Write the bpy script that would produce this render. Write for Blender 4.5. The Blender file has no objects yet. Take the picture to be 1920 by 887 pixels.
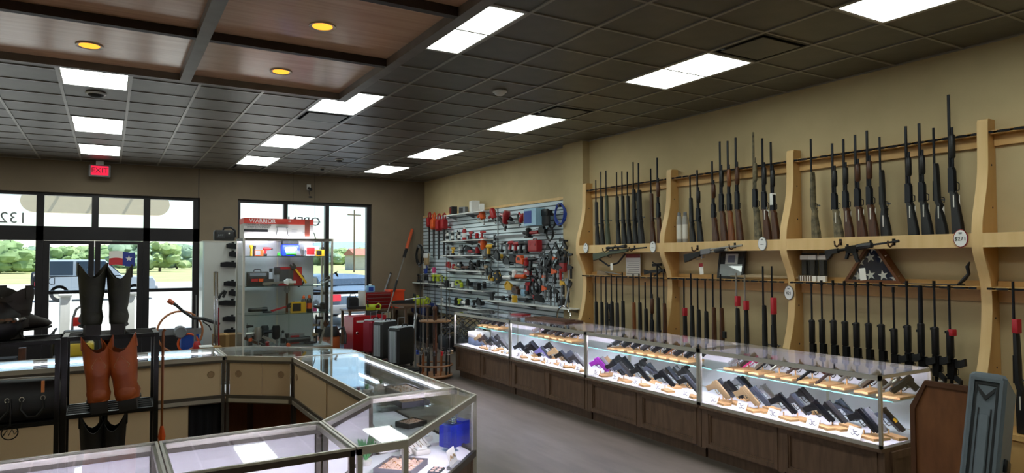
import bpy, bmesh, math, random
from mathutils import Vector, Matrix
R = math.radians
PI = math.pi
rnd = random.Random(7)
SC = bpy.context.scene
COL = SC.collection

# ------------------------------------------------------------------ camera
FOC, PITCH, YAW, ROLL, EYE = 1267.7, .0335, .5387, .0028, 1.79
_r = Vector((math.cos(YAW), -math.sin(YAW), 0)); _h = Vector((math.sin(YAW), math.cos(YAW), 0)); _z = Vector((0, 0, 1))
_f = _h*math.cos(PITCH)+_z*math.sin(PITCH); _u = -_h*math.sin(PITCH)+_z*math.cos(PITCH)
_R = _r*math.cos(ROLL)-_u*math.sin(ROLL); _U = _r*math.sin(ROLL)+_u*math.cos(ROLL)
cam = bpy.data.objects.new('camera', bpy.data.cameras.new('camera')); COL.objects.link(cam)
cam.matrix_world = Matrix(((_R.x, _U.x, -_f.x, 0), (_R.y, _U.y, -_f.y, 0), (_R.z, _U.z, -_f.z, EYE), (0, 0, 0, 1)))
cam.data.sensor_width = 36; cam.data.lens = 36*FOC/1920; cam.data.clip_start = .05; cam.data.clip_end = 3000
SC.camera = cam

def ray(px, py):
    return _R*((px-960)/FOC)+_U*((443.5-py)/FOC)+_f
def at_x(px, py, X):
    r = ray(px, py); return Vector((0, 0, EYE))+r*(X/r.x)
def at_y(px, py, Y):
    r = ray(px, py); return Vector((0, 0, EYE))+r*(Y/r.y)
def at_z(px, py, Z):
    r = ray(px, py); return Vector((0, 0, EYE))+r*((Z-EYE)/r.z)

# ------------------------------------------------------------------ sky, sun, exposure
SC.view_settings.view_transform = 'Standard'; SC.view_settings.look = 'None'
SC.view_settings.exposure = 0.12; SC.view_settings.gamma = 1.0; SC.view_settings.use_curve_mapping = False
SC.cycles.use_denoising = True
SC.cycles.max_bounces = 7; SC.cycles.diffuse_bounces = 4; SC.cycles.glossy_bounces = 4
SC.cycles.transparent_max_bounces = 40; SC.cycles.sample_clamp_indirect = 6
SC.cycles.caustics_reflective = False; SC.cycles.caustics_refractive = False
W = bpy.data.worlds.new('sky'); SC.world = W; W.use_nodes = True
nt = W.node_tree; bg = nt.nodes['Background']
sk = nt.nodes.new('ShaderNodeTexSky'); sk.sky_type = 'NISHITA'; sk.sun_disc = False
sk.sun_elevation = R(58); sk.sun_rotation = R(103); sk.air_density = 1.0; sk.dust_density = .7; sk.ozone_density = 1.5
nt.links.new(sk.outputs[0], bg.inputs[0]); bg.inputs[1].default_value = .34
sun = bpy.data.objects.new('sun', bpy.data.lights.new('sun', 'SUN')); COL.objects.link(sun)
sun.data.energy = 10; sun.data.angle = R(.6); sun.data.color = (1, .95, .88)
sun.rotation_euler = Vector((-.42, .10, -.9)).to_track_quat('-Z', 'Y').to_euler()
PANEL_L = 10      # ceiling light panels
STRIP_L = 190.0       # strips inside the glass cases
DOWN_L = 2.2

# ------------------------------------------------------------------ materials
def lin(h):
    h = h.lstrip('#'); c = [int(h[i:i+2], 16)/255 for i in (0, 2, 4)]
    return tuple(x/12.92 if x <= .04045 else ((x+.055)/1.055)**2.4 for x in c)
MATS = {}
def mat(name, hexc, rough=.6, metal=0., spec=.5, var=0., scale=8., stretch=(1, 1, 1), bump=0., second=None, emit=0.):
    if name in MATS: return MATS[name]
    m = bpy.data.materials.new(name); m.use_nodes = True; n = m.node_tree; b = n.nodes['Principled BSDF']
    c = lin(hexc); b.inputs['Base Color'].default_value = (*c, 1)
    b.inputs['Roughness'].default_value = rough; b.inputs['Metallic'].default_value = metal
    b.inputs['Specular IOR Level'].default_value = spec
    if emit:
        b.inputs['Emission Color'].default_value = (*c, 1); b.inputs['Emission Strength'].default_value = emit
    if var or second or bump:
        tc = n.nodes.new('ShaderNodeTexCoord'); mp = n.nodes.new('ShaderNodeMapping'); mp.inputs['Scale'].default_value = stretch
        no = n.nodes.new('ShaderNodeTexNoise'); no.inputs['Scale'].default_value = scale; no.inputs['Detail'].default_value = 5
        n.links.new(tc.outputs['Object'], mp.inputs[0]); n.links.new(mp.outputs[0], no.inputs['Vector'])
        if var or second:
            rp = n.nodes.new('ShaderNodeValToRGB'); d = lin(second) if second else None
            rp.color_ramp.elements[0].position = .3; rp.color_ramp.elements[1].position = .7
            lo = d if d else tuple(x*(1-var) for x in c); hi = c if d else tuple(min(1, x*(1+var)) for x in c)
            rp.color_ramp.elements[0].color = (*lo, 1); rp.color_ramp.elements[1].color = (*hi, 1)
            n.links.new(no.outputs[0], rp.inputs[0]); n.links.new(rp.outputs[0], b.inputs['Base Color'])
        if bump:
            bp = n.nodes.new('ShaderNodeBump'); bp.inputs['Strength'].default_value = bump; bp.inputs['Distance'].default_value = .01
            n.links.new(no.outputs[0], bp.inputs['Height']); n.links.new(bp.outputs[0], b.inputs['Normal'])
    MATS[name] = m; return m
def emitter(name, hexc, strength):
    m = bpy.data.materials.new(name); m.use_nodes = True; n = m.node_tree; n.nodes.clear()
    e = n.nodes.new('ShaderNodeEmission'); o = n.nodes.new('ShaderNodeOutputMaterial')
    e.inputs[0].default_value = (*lin(hexc), 1); e.inputs[1].default_value = strength
    n.links.new(e.outputs[0], o.inputs[0]); MATS[name] = m; return m
def glass_mat(name, tint, f0=.04, top=.96):
    m = bpy.data.materials.new(name); m.use_nodes = True; n = m.node_tree; n.nodes.clear()
    o = n.nodes.new('ShaderNodeOutputMaterial'); t = n.nodes.new('ShaderNodeBsdfTransparent'); g = n.nodes.new('ShaderNodeBsdfGlossy')
    t.inputs[0].default_value = (*lin(tint), 1); g.inputs['Roughness'].default_value = .02
    lw = n.nodes.new('ShaderNodeLayerWeight'); lw.inputs[0].default_value = .5
    p = n.nodes.new('ShaderNodeMath'); p.operation = 'POWER'; p.inputs[1].default_value = 5
    k = n.nodes.new('ShaderNodeMath'); k.operation = 'MULTIPLY_ADD'; k.inputs[1].default_value = top-f0; k.inputs[2].default_value = f0
    mx = n.nodes.new('ShaderNodeMixShader')
    n.links.new(lw.outputs['Facing'], p.inputs[0]); n.links.new(p.outputs[0], k.inputs[0]); n.links.new(k.outputs[0], mx.inputs[0])
    n.links.new(t.outputs[0], mx.inputs[1]); n.links.new(g.outputs[0], mx.inputs[2]); n.links.new(mx.outputs[0], o.inputs[0])
    MATS[name] = m; return m
GLASS = glass_mat('clear_glass', '#fbfdfc')
SHELFGLASS = glass_mat('shelf_glass', '#eff7f5')
EDGEGLASS = mat('glass_edge', '#7fc9bd', .2)
WINGLASS = glass_mat('window_glass', '#f2f6f6')
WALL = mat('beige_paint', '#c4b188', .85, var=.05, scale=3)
WALLB = mat('back_wall_taupe', '#7d6e5b', .85, var=.05, scale=3)  # back wall, darker and browner than the other walls
WALLTRIM = mat('cream_paint', '#cfbd98', .7)
FLOORM = mat('vinyl_floor', '#615850', .38, spec=.6, var=.28, scale=2.2, stretch=(3, .6, 1))
SLAB = mat('plenum_black', '#121212', .9)
TILE = mat('ceiling_tile', '#4e4941', .4, spec=.9, var=.2, scale=5, bump=.12)
GRID = mat('ceiling_grid', '#908b83', .32, spec=.9)
PANELM = emitter('light_panel', '#f6fff8', PANEL_L)
STRIP = emitter('led_strip', '#f2e9ff', STRIP_L)
DOWNM = emitter('downlight_lens', '#ff9a30', DOWN_L)
BRONZE = mat('bronze_frame', '#221f22', .4, metal=.3)
ALU = mat('satin_aluminium', '#d8d4ca', .38, metal=.75)
FRONTM = mat('shaded_aluminium', '#5d524c', .35, metal=.7)  # same aluminium, with the shade on the near fronts put into its colour
ALUD = mat('dark_aluminium', '#6d6862', .38, metal=.8)
CHROME = mat('chrome', '#d8d8d8', .12, metal=1.)
STEEL = mat('steel', '#8f9296', .35, metal=.8)
BLACK = mat('black_plastic', '#121214', .45)
BLACKM = mat('black_metal', '#0d0d0e', .35, metal=.4)
GUNMETAL = mat('blued_steel', '#1e2026', .35, metal=.6)
SLATE = mat('slate_polymer', '#3b424d', .45)
CHARC = mat('charcoal', '#2a2a2c', .6)
GREY = mat('grey_plastic', '#7d8084', .5)
WHITE = mat('white_plastic', '#e6e6e4', .45)
PAPER = mat('white_card', '#f0f0ec', .7)
RED = mat('red_plastic', '#a3161c', .4)
REDM = mat('red_enamel', '#8d131b', .3)
ORANGE = mat('orange_plastic', '#d8561a', .45)
YELLOW = mat('yellow_plastic', '#d3a31a', .45)
LIME = mat('lime_plastic', '#a9b81f', .45)
GREEN = mat('green_plastic', '#3cae3a', .45)
BLUE = mat('blue_plastic', '#1f3f9a', .4)
NAVY = mat('navy_cloth', '#16203f', .85)
TAN = mat('tan_polymer', '#9c8461', .5)
PINK = mat('pink_polymer', '#cf3f7e', .45)
PURPLE = mat('purple_polymer', '#8d2f9c', .4)
SILVER = mat('nickel_steel', '#a9a6a0', .28, metal=.8)
MAPLE = mat('maple_ply', '#d3aa6d', .5, second='#c79c5e', scale=4, stretch=(2, 2, .5))
MAPLEF = mat('maple_face', '#e6c48c', .5, second='#dcb87d', scale=3, stretch=(4, 4, .4))
DARKW = mat('espresso_wood', '#745a46', .42, second='#5a4535', scale=6, stretch=(5, 5, .7))
WALNUT = mat('walnut_stock', '#5a3218', .4, second='#3c200f', scale=14, stretch=(4, 4, .6))
HONEY = mat('honey_stock', '#8a4f22', .4, second='#6c3a17', scale=14, stretch=(4, 4, .6))
GREENST = mat('olive_stock', '#4a5240', .55)
CAMO = mat('camo', '#85775a', .6, second='#3b3a29', scale=22)
PINE = mat('pine_block', '#d9b07c', .55, second='#c99a63', scale=12, stretch=(1, 6, 6))
TAGP = mat('tag_paper', '#e9e6dc', .7)
INK = mat('ink', '#2b3357', .6)
BEIGE = mat('beige_laminate', '#dac09a', .45)
BROWNIN = mat('brown_laminate', '#a8754c', .5, second='#94653f', scale=4, stretch=(5, 5, .6))
DECKM = mat('white_deck', '#e4e3ea', .5)
BLACKCL = mat('black_cloth', '#15151a', .9)

# ------------------------------------------------------------------ mesh helpers
class G:
    def __init__(s): s.v = []; s.f = []
    def add(s, vs, fs):
        o = len(s.v); s.v += [tuple(v) for v in vs]; s.f += [tuple(i+o for i in f) for f in fs]; return s
    def box(s, x0, x1, y0, y1, z0, z1, M=None):
        vs = [Vector((x, y, z)) for x in (x0, x1) for y in (y0, y1) for z in (z0, z1)]
        if M is not None: vs = [M @ v for v in vs]
        return s.add(vs, [(0, 1, 3, 2), (4, 6, 7, 5), (0, 4, 5, 1), (2, 3, 7, 6), (0, 2, 6, 4), (1, 5, 7, 3)])
    def cbox(s, c, d, M=None):
        c = Vector(c); m = Matrix.Translation(c) @ (M.to_4x4() if M is not None else Matrix())
        return s.box(-d[0]/2, d[0]/2, -d[1]/2, d[1]/2, -d[2]/2, d[2]/2, m)
    def rbox(s, x0, x1, y0, y1, z0, z1, b=.01):
        """box with chamfered upright edges and rims"""
        def ring(i, z): return [(x0+b+i, y0+i, z), (x1-b-i, y0+i, z), (x1-i, y0+b+i, z), (x1-i, y1-b-i, z), (x1-b-i, y1-i, z), (x0+b+i, y1-i, z), (x0+i, y1-b-i, z), (x0+i, y0+b+i, z)]
        return s.rings([ring(b*.6, z0), ring(0, z0+b), ring(0, z1-b), ring(b*.6, z1)])
    def rings(s, rs, cap=True, closed=True):
        n = len(rs[0]); vs = [p for r in rs for p in r]; fs = []
        for k in range(len(rs)-1):
            for i in range(n if closed else n-1):
                j = (i+1) % n; fs.append((k*n+i, k*n+j, (k+1)*n+j, (k+1)*n+i))
        if cap: fs += [tuple(range(n-1, -1, -1)), tuple(range((len(rs)-1)*n, len(rs)*n))]
        return s.add(vs, fs)
    def prism(s, poly, a, b, axis='z', soft=0.):
        def P(p, h): return {'z': (p[0], p[1], h), 'y': (p[0], h, p[1]), 'x': (h, p[0], p[1])}[axis]
        if soft:
            cx = sum(p[0] for p in poly)/len(poly); cy = sum(p[1] for p in poly)/len(poly); n = len(poly); ins = []
            area = sum(poly[i][0]*poly[(i+1) % n][1]-poly[(i+1) % n][0]*poly[i][1] for i in range(n)); sg = 1 if area > 0 else -1
            for i in range(n):
                p, q, r_ = Vector(poly[i-1]), Vector(poly[i]), Vector(poly[(i+1) % n])
                e1 = (q-p).normalized(); e2 = (r_-q).normalized(); nn = Vector((-e1.y-e2.y, e1.x+e2.x))*sg
                if nn.length > 1e-6: nn.normalize()
                ins.append(tuple(q+nn*soft))
            d = (b-a)*.28
            return s.rings([[P(p, a) for p in ins], [P(p, a+d) for p in poly], [P(p, b-d) for p in poly], [P(p, b) for p in ins]])
        return s.rings([[P(p, a) for p in poly], [P(p, b) for p in poly]])
    def cyl(s, p0, p1, r0, r1=None, n=10):
        p0, p1 = Vector(p0), Vector(p1); r1 = r0 if r1 is None else r1; d = (p1-p0).normalized()
        t = Vector((0, 0, 1)) if abs(d.z) < .9 else Vector((1, 0, 0)); a = d.cross(t).normalized(); b = d.cross(a)
        rs = [[p+(a*math.cos(2*PI*i/n)+b*math.sin(2*PI*i/n))*r for i in range(n)] for p, r in ((p0, r0), (p1, r1))]
        return s.rings(rs)
    def lathe(s, prof, c=(0, 0, 0), d=(0, 0, 1), n=12):
        c = Vector(c); d = Vector(d).normalized(); t = Vector((0, 0, 1)) if abs(d.z) < .9 else Vector((1, 0, 0)); a = d.cross(t).normalized(); b = d.cross(a)
        return s.rings([[c+d*z+(a*math.cos(2*PI*i/n)+b*math.sin(2*PI*i/n))*max(r, 1e-4) for i in range(n)] for r, z in prof])
    def tube(s, pts, r, n=6, closed=False):
        pts = [Vector(p) for p in pts]; m = len(pts); rs = []; up = None
        for i, p in enumerate(pts):
            q0 = pts[i-1] if (i or closed) else p; q1 = pts[(i+1) % m] if (i < m-1 or closed) else p
            d = (q1-q0).normalized()
            if up is None:
                t = Vector((0, 0, 1)) if abs(d.z) < .9 else Vector((1, 0, 0)); up = d.cross(t).normalized()
            else: up = (up-d*up.dot(d)).normalized()
            b = d.cross(up); rr = r[i] if isinstance(r, (list, tuple)) else r
            rs.append([p+(up*math.cos(2*PI*k/n)+b*math.sin(2*PI*k/n))*rr for k in range(n)])
        if closed: rs.append(rs[0]); return s.rings(rs, cap=False)
        return s.rings(rs)
    def ball(s, c, r, n=10, m=7):
        r = r if isinstance(r, (tuple, list)) else (r, r, r); c = Vector(c)
        rs = []
        for k in range(m+1):
            a = PI*k/m; q = max(math.sin(a), .01)
            rs.append([c+Vector((r[0]*q*math.cos(2*PI*i/n), r[1]*q*math.sin(2*PI*i/n), -r[2]*math.cos(a))) for i in range(n)])
        return s.rings(rs)
CACHE = {}
def mesh_of(name, g, m, smooth=35, key=None):
    if key is not None and (key, m.name) in CACHE: return CACHE[(key, m.name)]
    if callable(g): g = g()
    me = bpy.data.meshes.new(name); me.from_pydata(g.v, [], g.f); me.validate()
    bm = bmesh.new(); bm.from_mesh(me); bmesh.ops.recalc_face_normals(bm, faces=bm.faces); bm.to_mesh(me); bm.free()
    me.materials.append(m)
    if smooth:
        me.shade_smooth(); me.set_sharp_from_angle(angle=R(smooth))
    if key is not None: CACHE[(key, m.name)] = me
    return me
def obj(name, g, m, parent=None, key=None, loc=None, rot=None, smooth=35, label=None):
    o = bpy.data.objects.new(name, mesh_of(name, g, m, smooth, key)); COL.objects.link(o)
    if parent: o.parent = parent
    if loc is not None: o.location = loc
    if rot is not None: o.rotation_euler = rot
    if label: o['label'] = label
    return o
def thing(name, label, cat, loc=(0, 0, 0), rot=(0, 0, 0), group=None):
    o = bpy.data.objects.new(name, None); COL.objects.link(o); o.empty_display_size = .1
    o.location = loc; o.rotation_euler = rot if isinstance(rot, (tuple, list)) else (0, 0, rot)
    o['label'] = label; o['category'] = cat
    if group: o['group'] = group
    return o
def tag(o, label, cat, group=None):
    o['label'] = label; o['category'] = cat
    if group: o['group'] = group
    return o
def struct(name, g, m, parent=None, smooth=35):
    o = obj(name, g, m, parent, smooth=smooth)
    if not parent: o['kind'] = 'structure'
    return o
def text(name, s, size, m, parent, M, depth=.001, align='CENTER'):
    cu = bpy.data.curves.new(name, 'FONT'); cu.body = s; cu.size = size; cu.align_x = align; cu.align_y = 'CENTER'; cu.extrude = depth; cu.resolution_u = 3
    t = bpy.data.objects.new(name, cu); COL.objects.link(t); dg = bpy.context.evaluated_depsgraph_get()
    me = bpy.data.meshes.new_from_object(t.evaluated_get(dg)); bpy.data.objects.remove(t); me.materials.clear(); me.materials.append(m)
    o = bpy.data.objects.new(name, me); COL.objects.link(o)
    if parent: o.parent = parent
    o.matrix_local = M; return o
def basis(loc, xa, ya):
    x, y = Vector(xa).normalized(), Vector(ya).normalized(); z = x.cross(y)
    return Matrix(((x.x, y.x, z.x, loc[0]), (x.y, y.y, z.y, loc[1]), (x.z, y.z, z.z, loc[2]), (0, 0, 0, 1)))
ORD = ['first', 'second', 'third', 'fourth', 'fifth', 'sixth', 'seventh', 'eighth', 'ninth', 'tenth', 'eleventh', 'twelfth', 'thirteenth', 'fourteenth', 'fifteenth', 'sixteenth', 'seventeenth', 'eighteenth', 'nineteenth', 'twentieth']
def rect_frame(g, axis, h0, h1, a0, a1, b0, b1, w):
    """four bars of width w round the rectangle a0..a1, b0..b1 in the plane normal to axis"""
    for (p0, p1, q0, q1) in ((a0, a1, b0, b0+w), (a0, a1, b1-w, b1), (a0, a0+w, b0+w, b1-w), (a1-w, a1, b0+w, b1-w)):
        if axis == 'y': g.box(p0, p1, h0, h1, q0, q1)
        elif axis == 'x': g.box(h0, h1, p0, p1, q0, q1)
        else: g.box(p0, p1, q0, q1, h0, h1)
    return g
# ------------------------------------------------------------------ the room
XL, XR, YF, YB, HC = -4.3, 6.28, -3.2, 14.45, 3.584
gx = lambda i: -.438+.61*i
gy = lambda j: 9.928+.5824*j
struct('floor', G().box(XL-.2, XR+.2, YF-.2, YB+.35, -.12, 0), FLOORM)
ceil = struct('ceiling', G().box(XL-.2, XR+.2, YF-.2, YB+.3, HC+.04, HC+.2), SLAB)
struct('wall_right', G().box(XR, XR+.2, YF-.2, YB+.3, 0, HC+.04), WALL)
struct('wall_left', G().box(XL-.2, XL, YF-.2, YB+.3, 0, HC+.04), WALL)
struct('wall_front', G().box(XL, XR, YF-.2, YF, 0, HC+.04), WALL)
struct('trim_1', G().box(6.15, XR, 8.2, 8.72, 0, HC+.02), WALL)      # pilaster
WA, WB = (-3.6, 1.535), (2.23, 5.02)
HEAD = 3.005
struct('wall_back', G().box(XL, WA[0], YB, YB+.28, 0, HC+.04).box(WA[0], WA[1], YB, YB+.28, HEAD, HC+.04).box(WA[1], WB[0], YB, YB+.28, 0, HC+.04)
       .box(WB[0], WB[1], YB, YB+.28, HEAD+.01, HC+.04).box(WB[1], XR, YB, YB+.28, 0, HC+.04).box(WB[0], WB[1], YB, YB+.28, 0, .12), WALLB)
struct('baseboard_right', G().box(XR-.015, XR, YF, 8.2, 0, .1), BLACK)
struct('baseboard_back', G().box(WB[1]+.1, XR, YB-.015, YB, 0, .1).box(WA[1]+.05, WB[0]-.05, YB-.015, YB, 0, .1), BLACK)
struct('trim_2', G().box(1.5, 1.512, YB-.004, YB, HEAD, HC), CHARC)    # drywall control joint above the storefront

# ceiling tiles: every tile the photograph shows is a piece of its own
LIGHTS = [(c, j) for c in (0, 4, 8) for j in (4, 0, -5)]+[(4, -10), (8, -10), (8, -14), (-4, 4), (-4, 0), (-4, -5), (-4, -10), (4, -14), (0, -17), (4, -19), (8, -19), (-4, -15)]
VENTS = [(4, -3), (8, -6), (8, -11), (8, 3), (4, 6)]
used = {(c, j+k) for c, j in LIGHTS for k in (0, 1)} | set(VENTS)
CAN = (-2.31, 2.05, 1.3, 6.76)      # wooden canopy
def in_view(x, y):
    d = Vector((x, y, HC-EYE)); w = d.dot(_f)
    return w > .3 and abs(d.dot(_R)/w) < .80 and abs(d.dot(_U)/w) < .38
tg = lambda: G().rings([[(sx*(.302-k), sy*(.288-k), z) for sx, sy in ((-1, -1), (1, -1), (1, 1), (-1, 1))] for k, z in ((.0, .012), (.0, .006), (.012, 0.))])
far_tiles = G()
for i in range(-7, 11):
    for j in range(-23, 8):
        if (i, j) in used: continue
        x, y = gx(i)+.305, gy(j)+.2912
        if x > XR-.05: continue
        hid = CAN[0] < x < CAN[1]-.4 and y < CAN[3]-.3 and y > CAN[2]
        if in_view(x, y) and not hid:
            obj('ceiling_tile', tg, TILE, ceil, key='tile', loc=(x, y, HC+.003), smooth=0)
        else: far_tiles.box(x-.3, x+.3, y-.288, y+.288, HC, HC+.012)
o = obj('tile_field', far_tiles, TILE, ceil, smooth=0); o['kind'] = 'stuff'
for i in range(-6, 12):
    if gx(i) < XR-.02: obj('grid_bar', G().box(gx(i)-.014, gx(i)+.014, YF, YB, HC-.007, HC+.03), GRID, ceil)
for j in range(-22, 8):
    obj('grid_bar', G().box(XL, XR, gy(j)-.0115, gy(j)+.0115, HC-.0055, HC+.03), GRID, ceil)
obj('wall_angle', G().box(XL, XR, YB-.03, YB, HC-.007, HC+.03).box(XR-.03, XR, YF, YB, HC-.007, HC+.03), GRID, ceil)

def rowname(c, j):
    col = {0: 'over the doors', 4: 'in the middle row', 8: 'in the row by the rifles', -4: 'in the row by the left wall'}[c]
    return col
dist = {4: 'closest to the window wall', 0: 'second from the window wall', -5: 'third from the window wall', -10: 'fourth from the window wall', -14: 'fifth from the window wall', -15: 'fifth from the window wall', -17: 'behind the camera', -19: 'behind the camera'}
for c, j in LIGHTS:
    t = thing('ceiling_light', 'white ceiling light panel %s, %s' % (rowname(c, j), dist[j]), 'light', (gx(c)+.305, gy(j)+.5824, HC), 0, 'flat ceiling light panels')
    obj('frame', lambda: rect_frame(G(), 'z', -.006, .03, -.295, .295, -.57, .57, .02), WHITE, t, key='lpf')
    obj('diffuser', lambda: G().box(-.275, .275, -.55, .55, -.002, .012), PANELM, t, key='lpd')
for k, (c, j) in enumerate(VENTS):
    nm = ['between middle row light and canopy corner', 'beside the second light of the rifle row', 'beside the third light of the rifle row', 'next to the last light of the rifle row', 'against the window wall in the middle row'][k]
    t = thing('ceiling_vent', 'black square ceiling air vent '+nm, 'vent', (gx(c)+.305, gy(j)+.29, HC), 0, 'ceiling air vents')
    obj('frame', lambda: rect_frame(G(), 'z', -.006, .02, -.3, .3, -.285, .285, .03), BLACK, t, key='vf')
    obj('throat', lambda: G().box(-.27, .27, -.255, .255, .035, .045), SLAB, t, key='vt')
    obj('plate', lambda: G().box(-.235, .235, -.22, .22, -.012, -.004), TILE, t, key='vp')
for (px, py, m, lb) in ((937, 172, WHITE, 'white domed motion sensor on the ceiling between two light rows'), (180, 176, BLACK, 'dark ceiling speaker with white ring beside the light over the doors'),
                        (636, 300, BLACK, 'small dark dome detector on the ceiling near the window wall, larger one'), (604, 316, BLACK, 'tiny dark sprinkler head on the ceiling closest to the second window')):
    p = at_z(px, py, HC-.01); t = thing('ceiling_sensor', lb, 'sensor', (p.x, p.y, HC), 0)
    s = .65 if px == 604 else 1.15 if px == 180 else .9
    obj('ring', G().lathe([(.085*s, -.002), (.085*s, -.016), (.065*s, -.02)], n=16), WHITE, t)
    obj('dome', G().lathe([(.066*s, -.018), (.06*s, -.035), (.04*s, -.05), (.0, -.056)], n=16), m, t)

# the wooden canopy hung below the ceiling
VEN = mat('cherry_veneer', '#dfb190', .2, spec=1., second='#cb9c7c', scale=3, stretch=(.6, 9, 1))
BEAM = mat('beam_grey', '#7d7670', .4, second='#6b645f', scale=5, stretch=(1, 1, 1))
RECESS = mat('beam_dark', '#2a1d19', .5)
can = thing('ceiling_canopy', 'suspended wooden ceiling canopy with grey beams and amber downlights', 'ceiling panel', (0, 0, HC))
CZ = -.184
xs = [-2.28, -.87, .575, 2.02]; ys = [1.35, 2.67, 4.02, 5.37, 6.72]
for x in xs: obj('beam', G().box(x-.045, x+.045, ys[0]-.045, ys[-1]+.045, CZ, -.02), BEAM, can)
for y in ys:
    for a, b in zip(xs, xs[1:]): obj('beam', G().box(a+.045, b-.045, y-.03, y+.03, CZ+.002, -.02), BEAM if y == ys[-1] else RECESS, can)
for a, b in zip(xs, xs[1:]):
    for c, d in zip(ys, ys[1:]):
        p = obj('wood_panel', G().box(a+.045, b-.045, c+.03, d-.03, CZ+.065, CZ+.08), VEN, can)
        cx, cy = (a+b)/2, (c+d)/2+.12
        dl = obj('downlight', G().lathe([(.075, CZ+.0655), (.095, CZ+.064), (.095, CZ+.056), (.072, CZ+.0615)], (cx, cy, 0), n=18), ALU, can)
        obj('lens', G().lathe([(.072, CZ+.062), (.07, CZ+.058)], (cx, cy, 0), n=18), DOWNM, dl)

# ------------------------------------------------------------------ storefront
YW = YB+.13
def frame_bars(parent, bars):
    for (nm, x0, x1, z0, z1) in bars: obj(nm, G().box(x0, x1, YW-.05, YW+.07, z0, z1), BRONZE, parent)
def pane(parent, x0, x1, z0, z1): obj('pane', G().box(x0-.005, x1+.005, YW+.005, YW+.013, z0-.005, z1+.005), WINGLASS, parent)
def window(name):
    o = bpy.data.objects.new(name, None); COL.objects.link(o); o['kind'] = 'structure'; return o
w1 = window('window_1')
cols = [-3.55, -2.0, -1.04, -.21, .625, 1.47]
Z0, Z1, Z2, Z3 = .06, 2.13, 2.40, 2.95
frame_bars(w1, [('head', WA[0]+.003, WA[1]-.003, Z3, HEAD-.003), ('transom', WA[0]+.003, WA[1]-.003, Z1+.02, Z2), ('jamb', 1.425, WA[1]-.003, .003, Z3), ('jamb', WA[0]+.003, -3.55, .003, Z3)]
           + [('mullion', x-.055, x+.055, .003 if x in (-1.04, .625, -2.0) else Z2, Z3) for x in cols[1:-1]]
           + [('rail', 0.68, 1.425, 1.19, 1.25), ('rail', -1.945, -1.095, 1.19, 1.25), ('rail', -3.55, -2.055, 1.19, 1.25), ('sill', .68, 1.425, .003, .47), ('sill', -1.945, -1.095, .003, .47), ('sill', -3.55, -2.055, .003, .47)])
for a, b in zip(cols, cols[1:]): pane(w1, a+.05, b-.05, Z2, Z3)
for a, b in ((-3.55, -2.055), (-1.945, -1.095), (.68, 1.425)):
    pane(w1, a, b, 1.25, Z1+.02); pane(w1, a, b, .47, 1.19)
for k, (a, b) in enumerate(((-.982, -.215), (-.205, .567))):
    d = window('door_%d' % (k+1))
    frame_bars(d, [('stile', a, a+.09, .01, Z1+.015), ('stile', b-.09, b, .01, Z1+.015), ('rail', a+.09, b-.09, 1.19, 1.25), ('rail', a+.09, b-.09, .01, .47), ('rail', a+.09, b-.09, Z1-.045, Z1+.015)])
    pane(d, a+.09, b-.09, 1.25, Z1-.045); pane(d, a+.09, b-.09, .47, 1.19)
    hx = b-.045 if k == 0 else a+.045
    obj('pull_handle', G().tube([(hx, YW-.05, 1.3), (hx, YW-.11, 1.3), (hx, YW-.11, 1.02), (hx, YW-.05, 1.02)], .013), BLACKM, d)
    obj('push_bar', G().box(a+.12, b-.12, YW-.12, YW-.09, 1.2, 1.24).box(a+.12, a+.15, YW-.1, YW-.05, 1.2, 1.24).box(b-.15, b-.12, YW-.1, YW-.05, 1.2, 1.24), BLACKM, d)
w2 = window('window_2')
frame_bars(w2, [('head', WB[0]+.003, WB[1]-.003, Z3, HEAD+.007), ('jamb', WB[0]+.003, WB[0]+.06, .123, Z3), ('jamb', 4.93, WB[1]-.003, .123, Z3), ('sill', WB[0]+.06, 4.93, .123, .2)]
           + [('mullion', x-.04, x+.04, .2, Z3) for x in (3.18, 4.05)]+[('rail', a, b, 1.04, 1.1) for a, b in ((2.29, 3.14), (3.22, 4.01), (4.09, 4.93))])
for a, b in ((2.29, 3.14), (3.22, 4.01), (4.09, 4.93)):
    pane(w2, a, b, 1.1, Z3); pane(w2, a, b, .2, 1.04)
DECAL = mat('street_number_vinyl', '#b9b0b4', .6)
tag(text('street_number', '1321', .27, DECAL, None, basis(at_y(16, 409, YW+.02), (-1, 0, 0), (0, 0, 1))), 'mirrored street number on the glass above the left door', 'lettering')
t = thing('flag_decal', 'small red, white and blue lone star flag sticker on the door glass', 'sticker', at_y(229, 485, YW-.002))
RFL, WFL, BFL = mat('flag_red', '#c9343d', .6), mat('flag_white', '#f1ece6', .6), mat('flag_blue', '#2c3a90', .6)
def wavy(x0, x1, z0, z1):
    g = G(); n = 6; w = lambda x: .018*math.sin((x+.22)*13)
    top = [(x0+(x1-x0)*i/n, z1+w(x0+(x1-x0)*i/n)) for i in range(n+1)]; bot = [(x, z0+w(x)) for x, _ in top]
    return g.prism(top+bot[::-1], -.001, .001, 'y')
obj('white_stripe', wavy(-.21, .01, .0, .13), WFL, t); obj('red_stripe', wavy(-.21, .01, -.13, .0), RFL, t); bf = obj('blue_field', wavy(.01, .21, -.13, .13), BFL, t)
def star(cx, cz, r, y0, y1):
    return G().prism([(cx+(r if k % 2 == 0 else r*.4)*math.sin(PI*k/5), cz+(r if k % 2 == 0 else r*.4)*math.cos(PI*k/5)) for k in range(10)], y0, y1, 'y')
obj('star', star(.11, .0, .06, -.003, -.0012), WFL, bf)
t = thing('hour_decal', 'small outlined letter D decal low on the left door glass', 'sticker', at_y(98, 527, YW))
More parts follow.
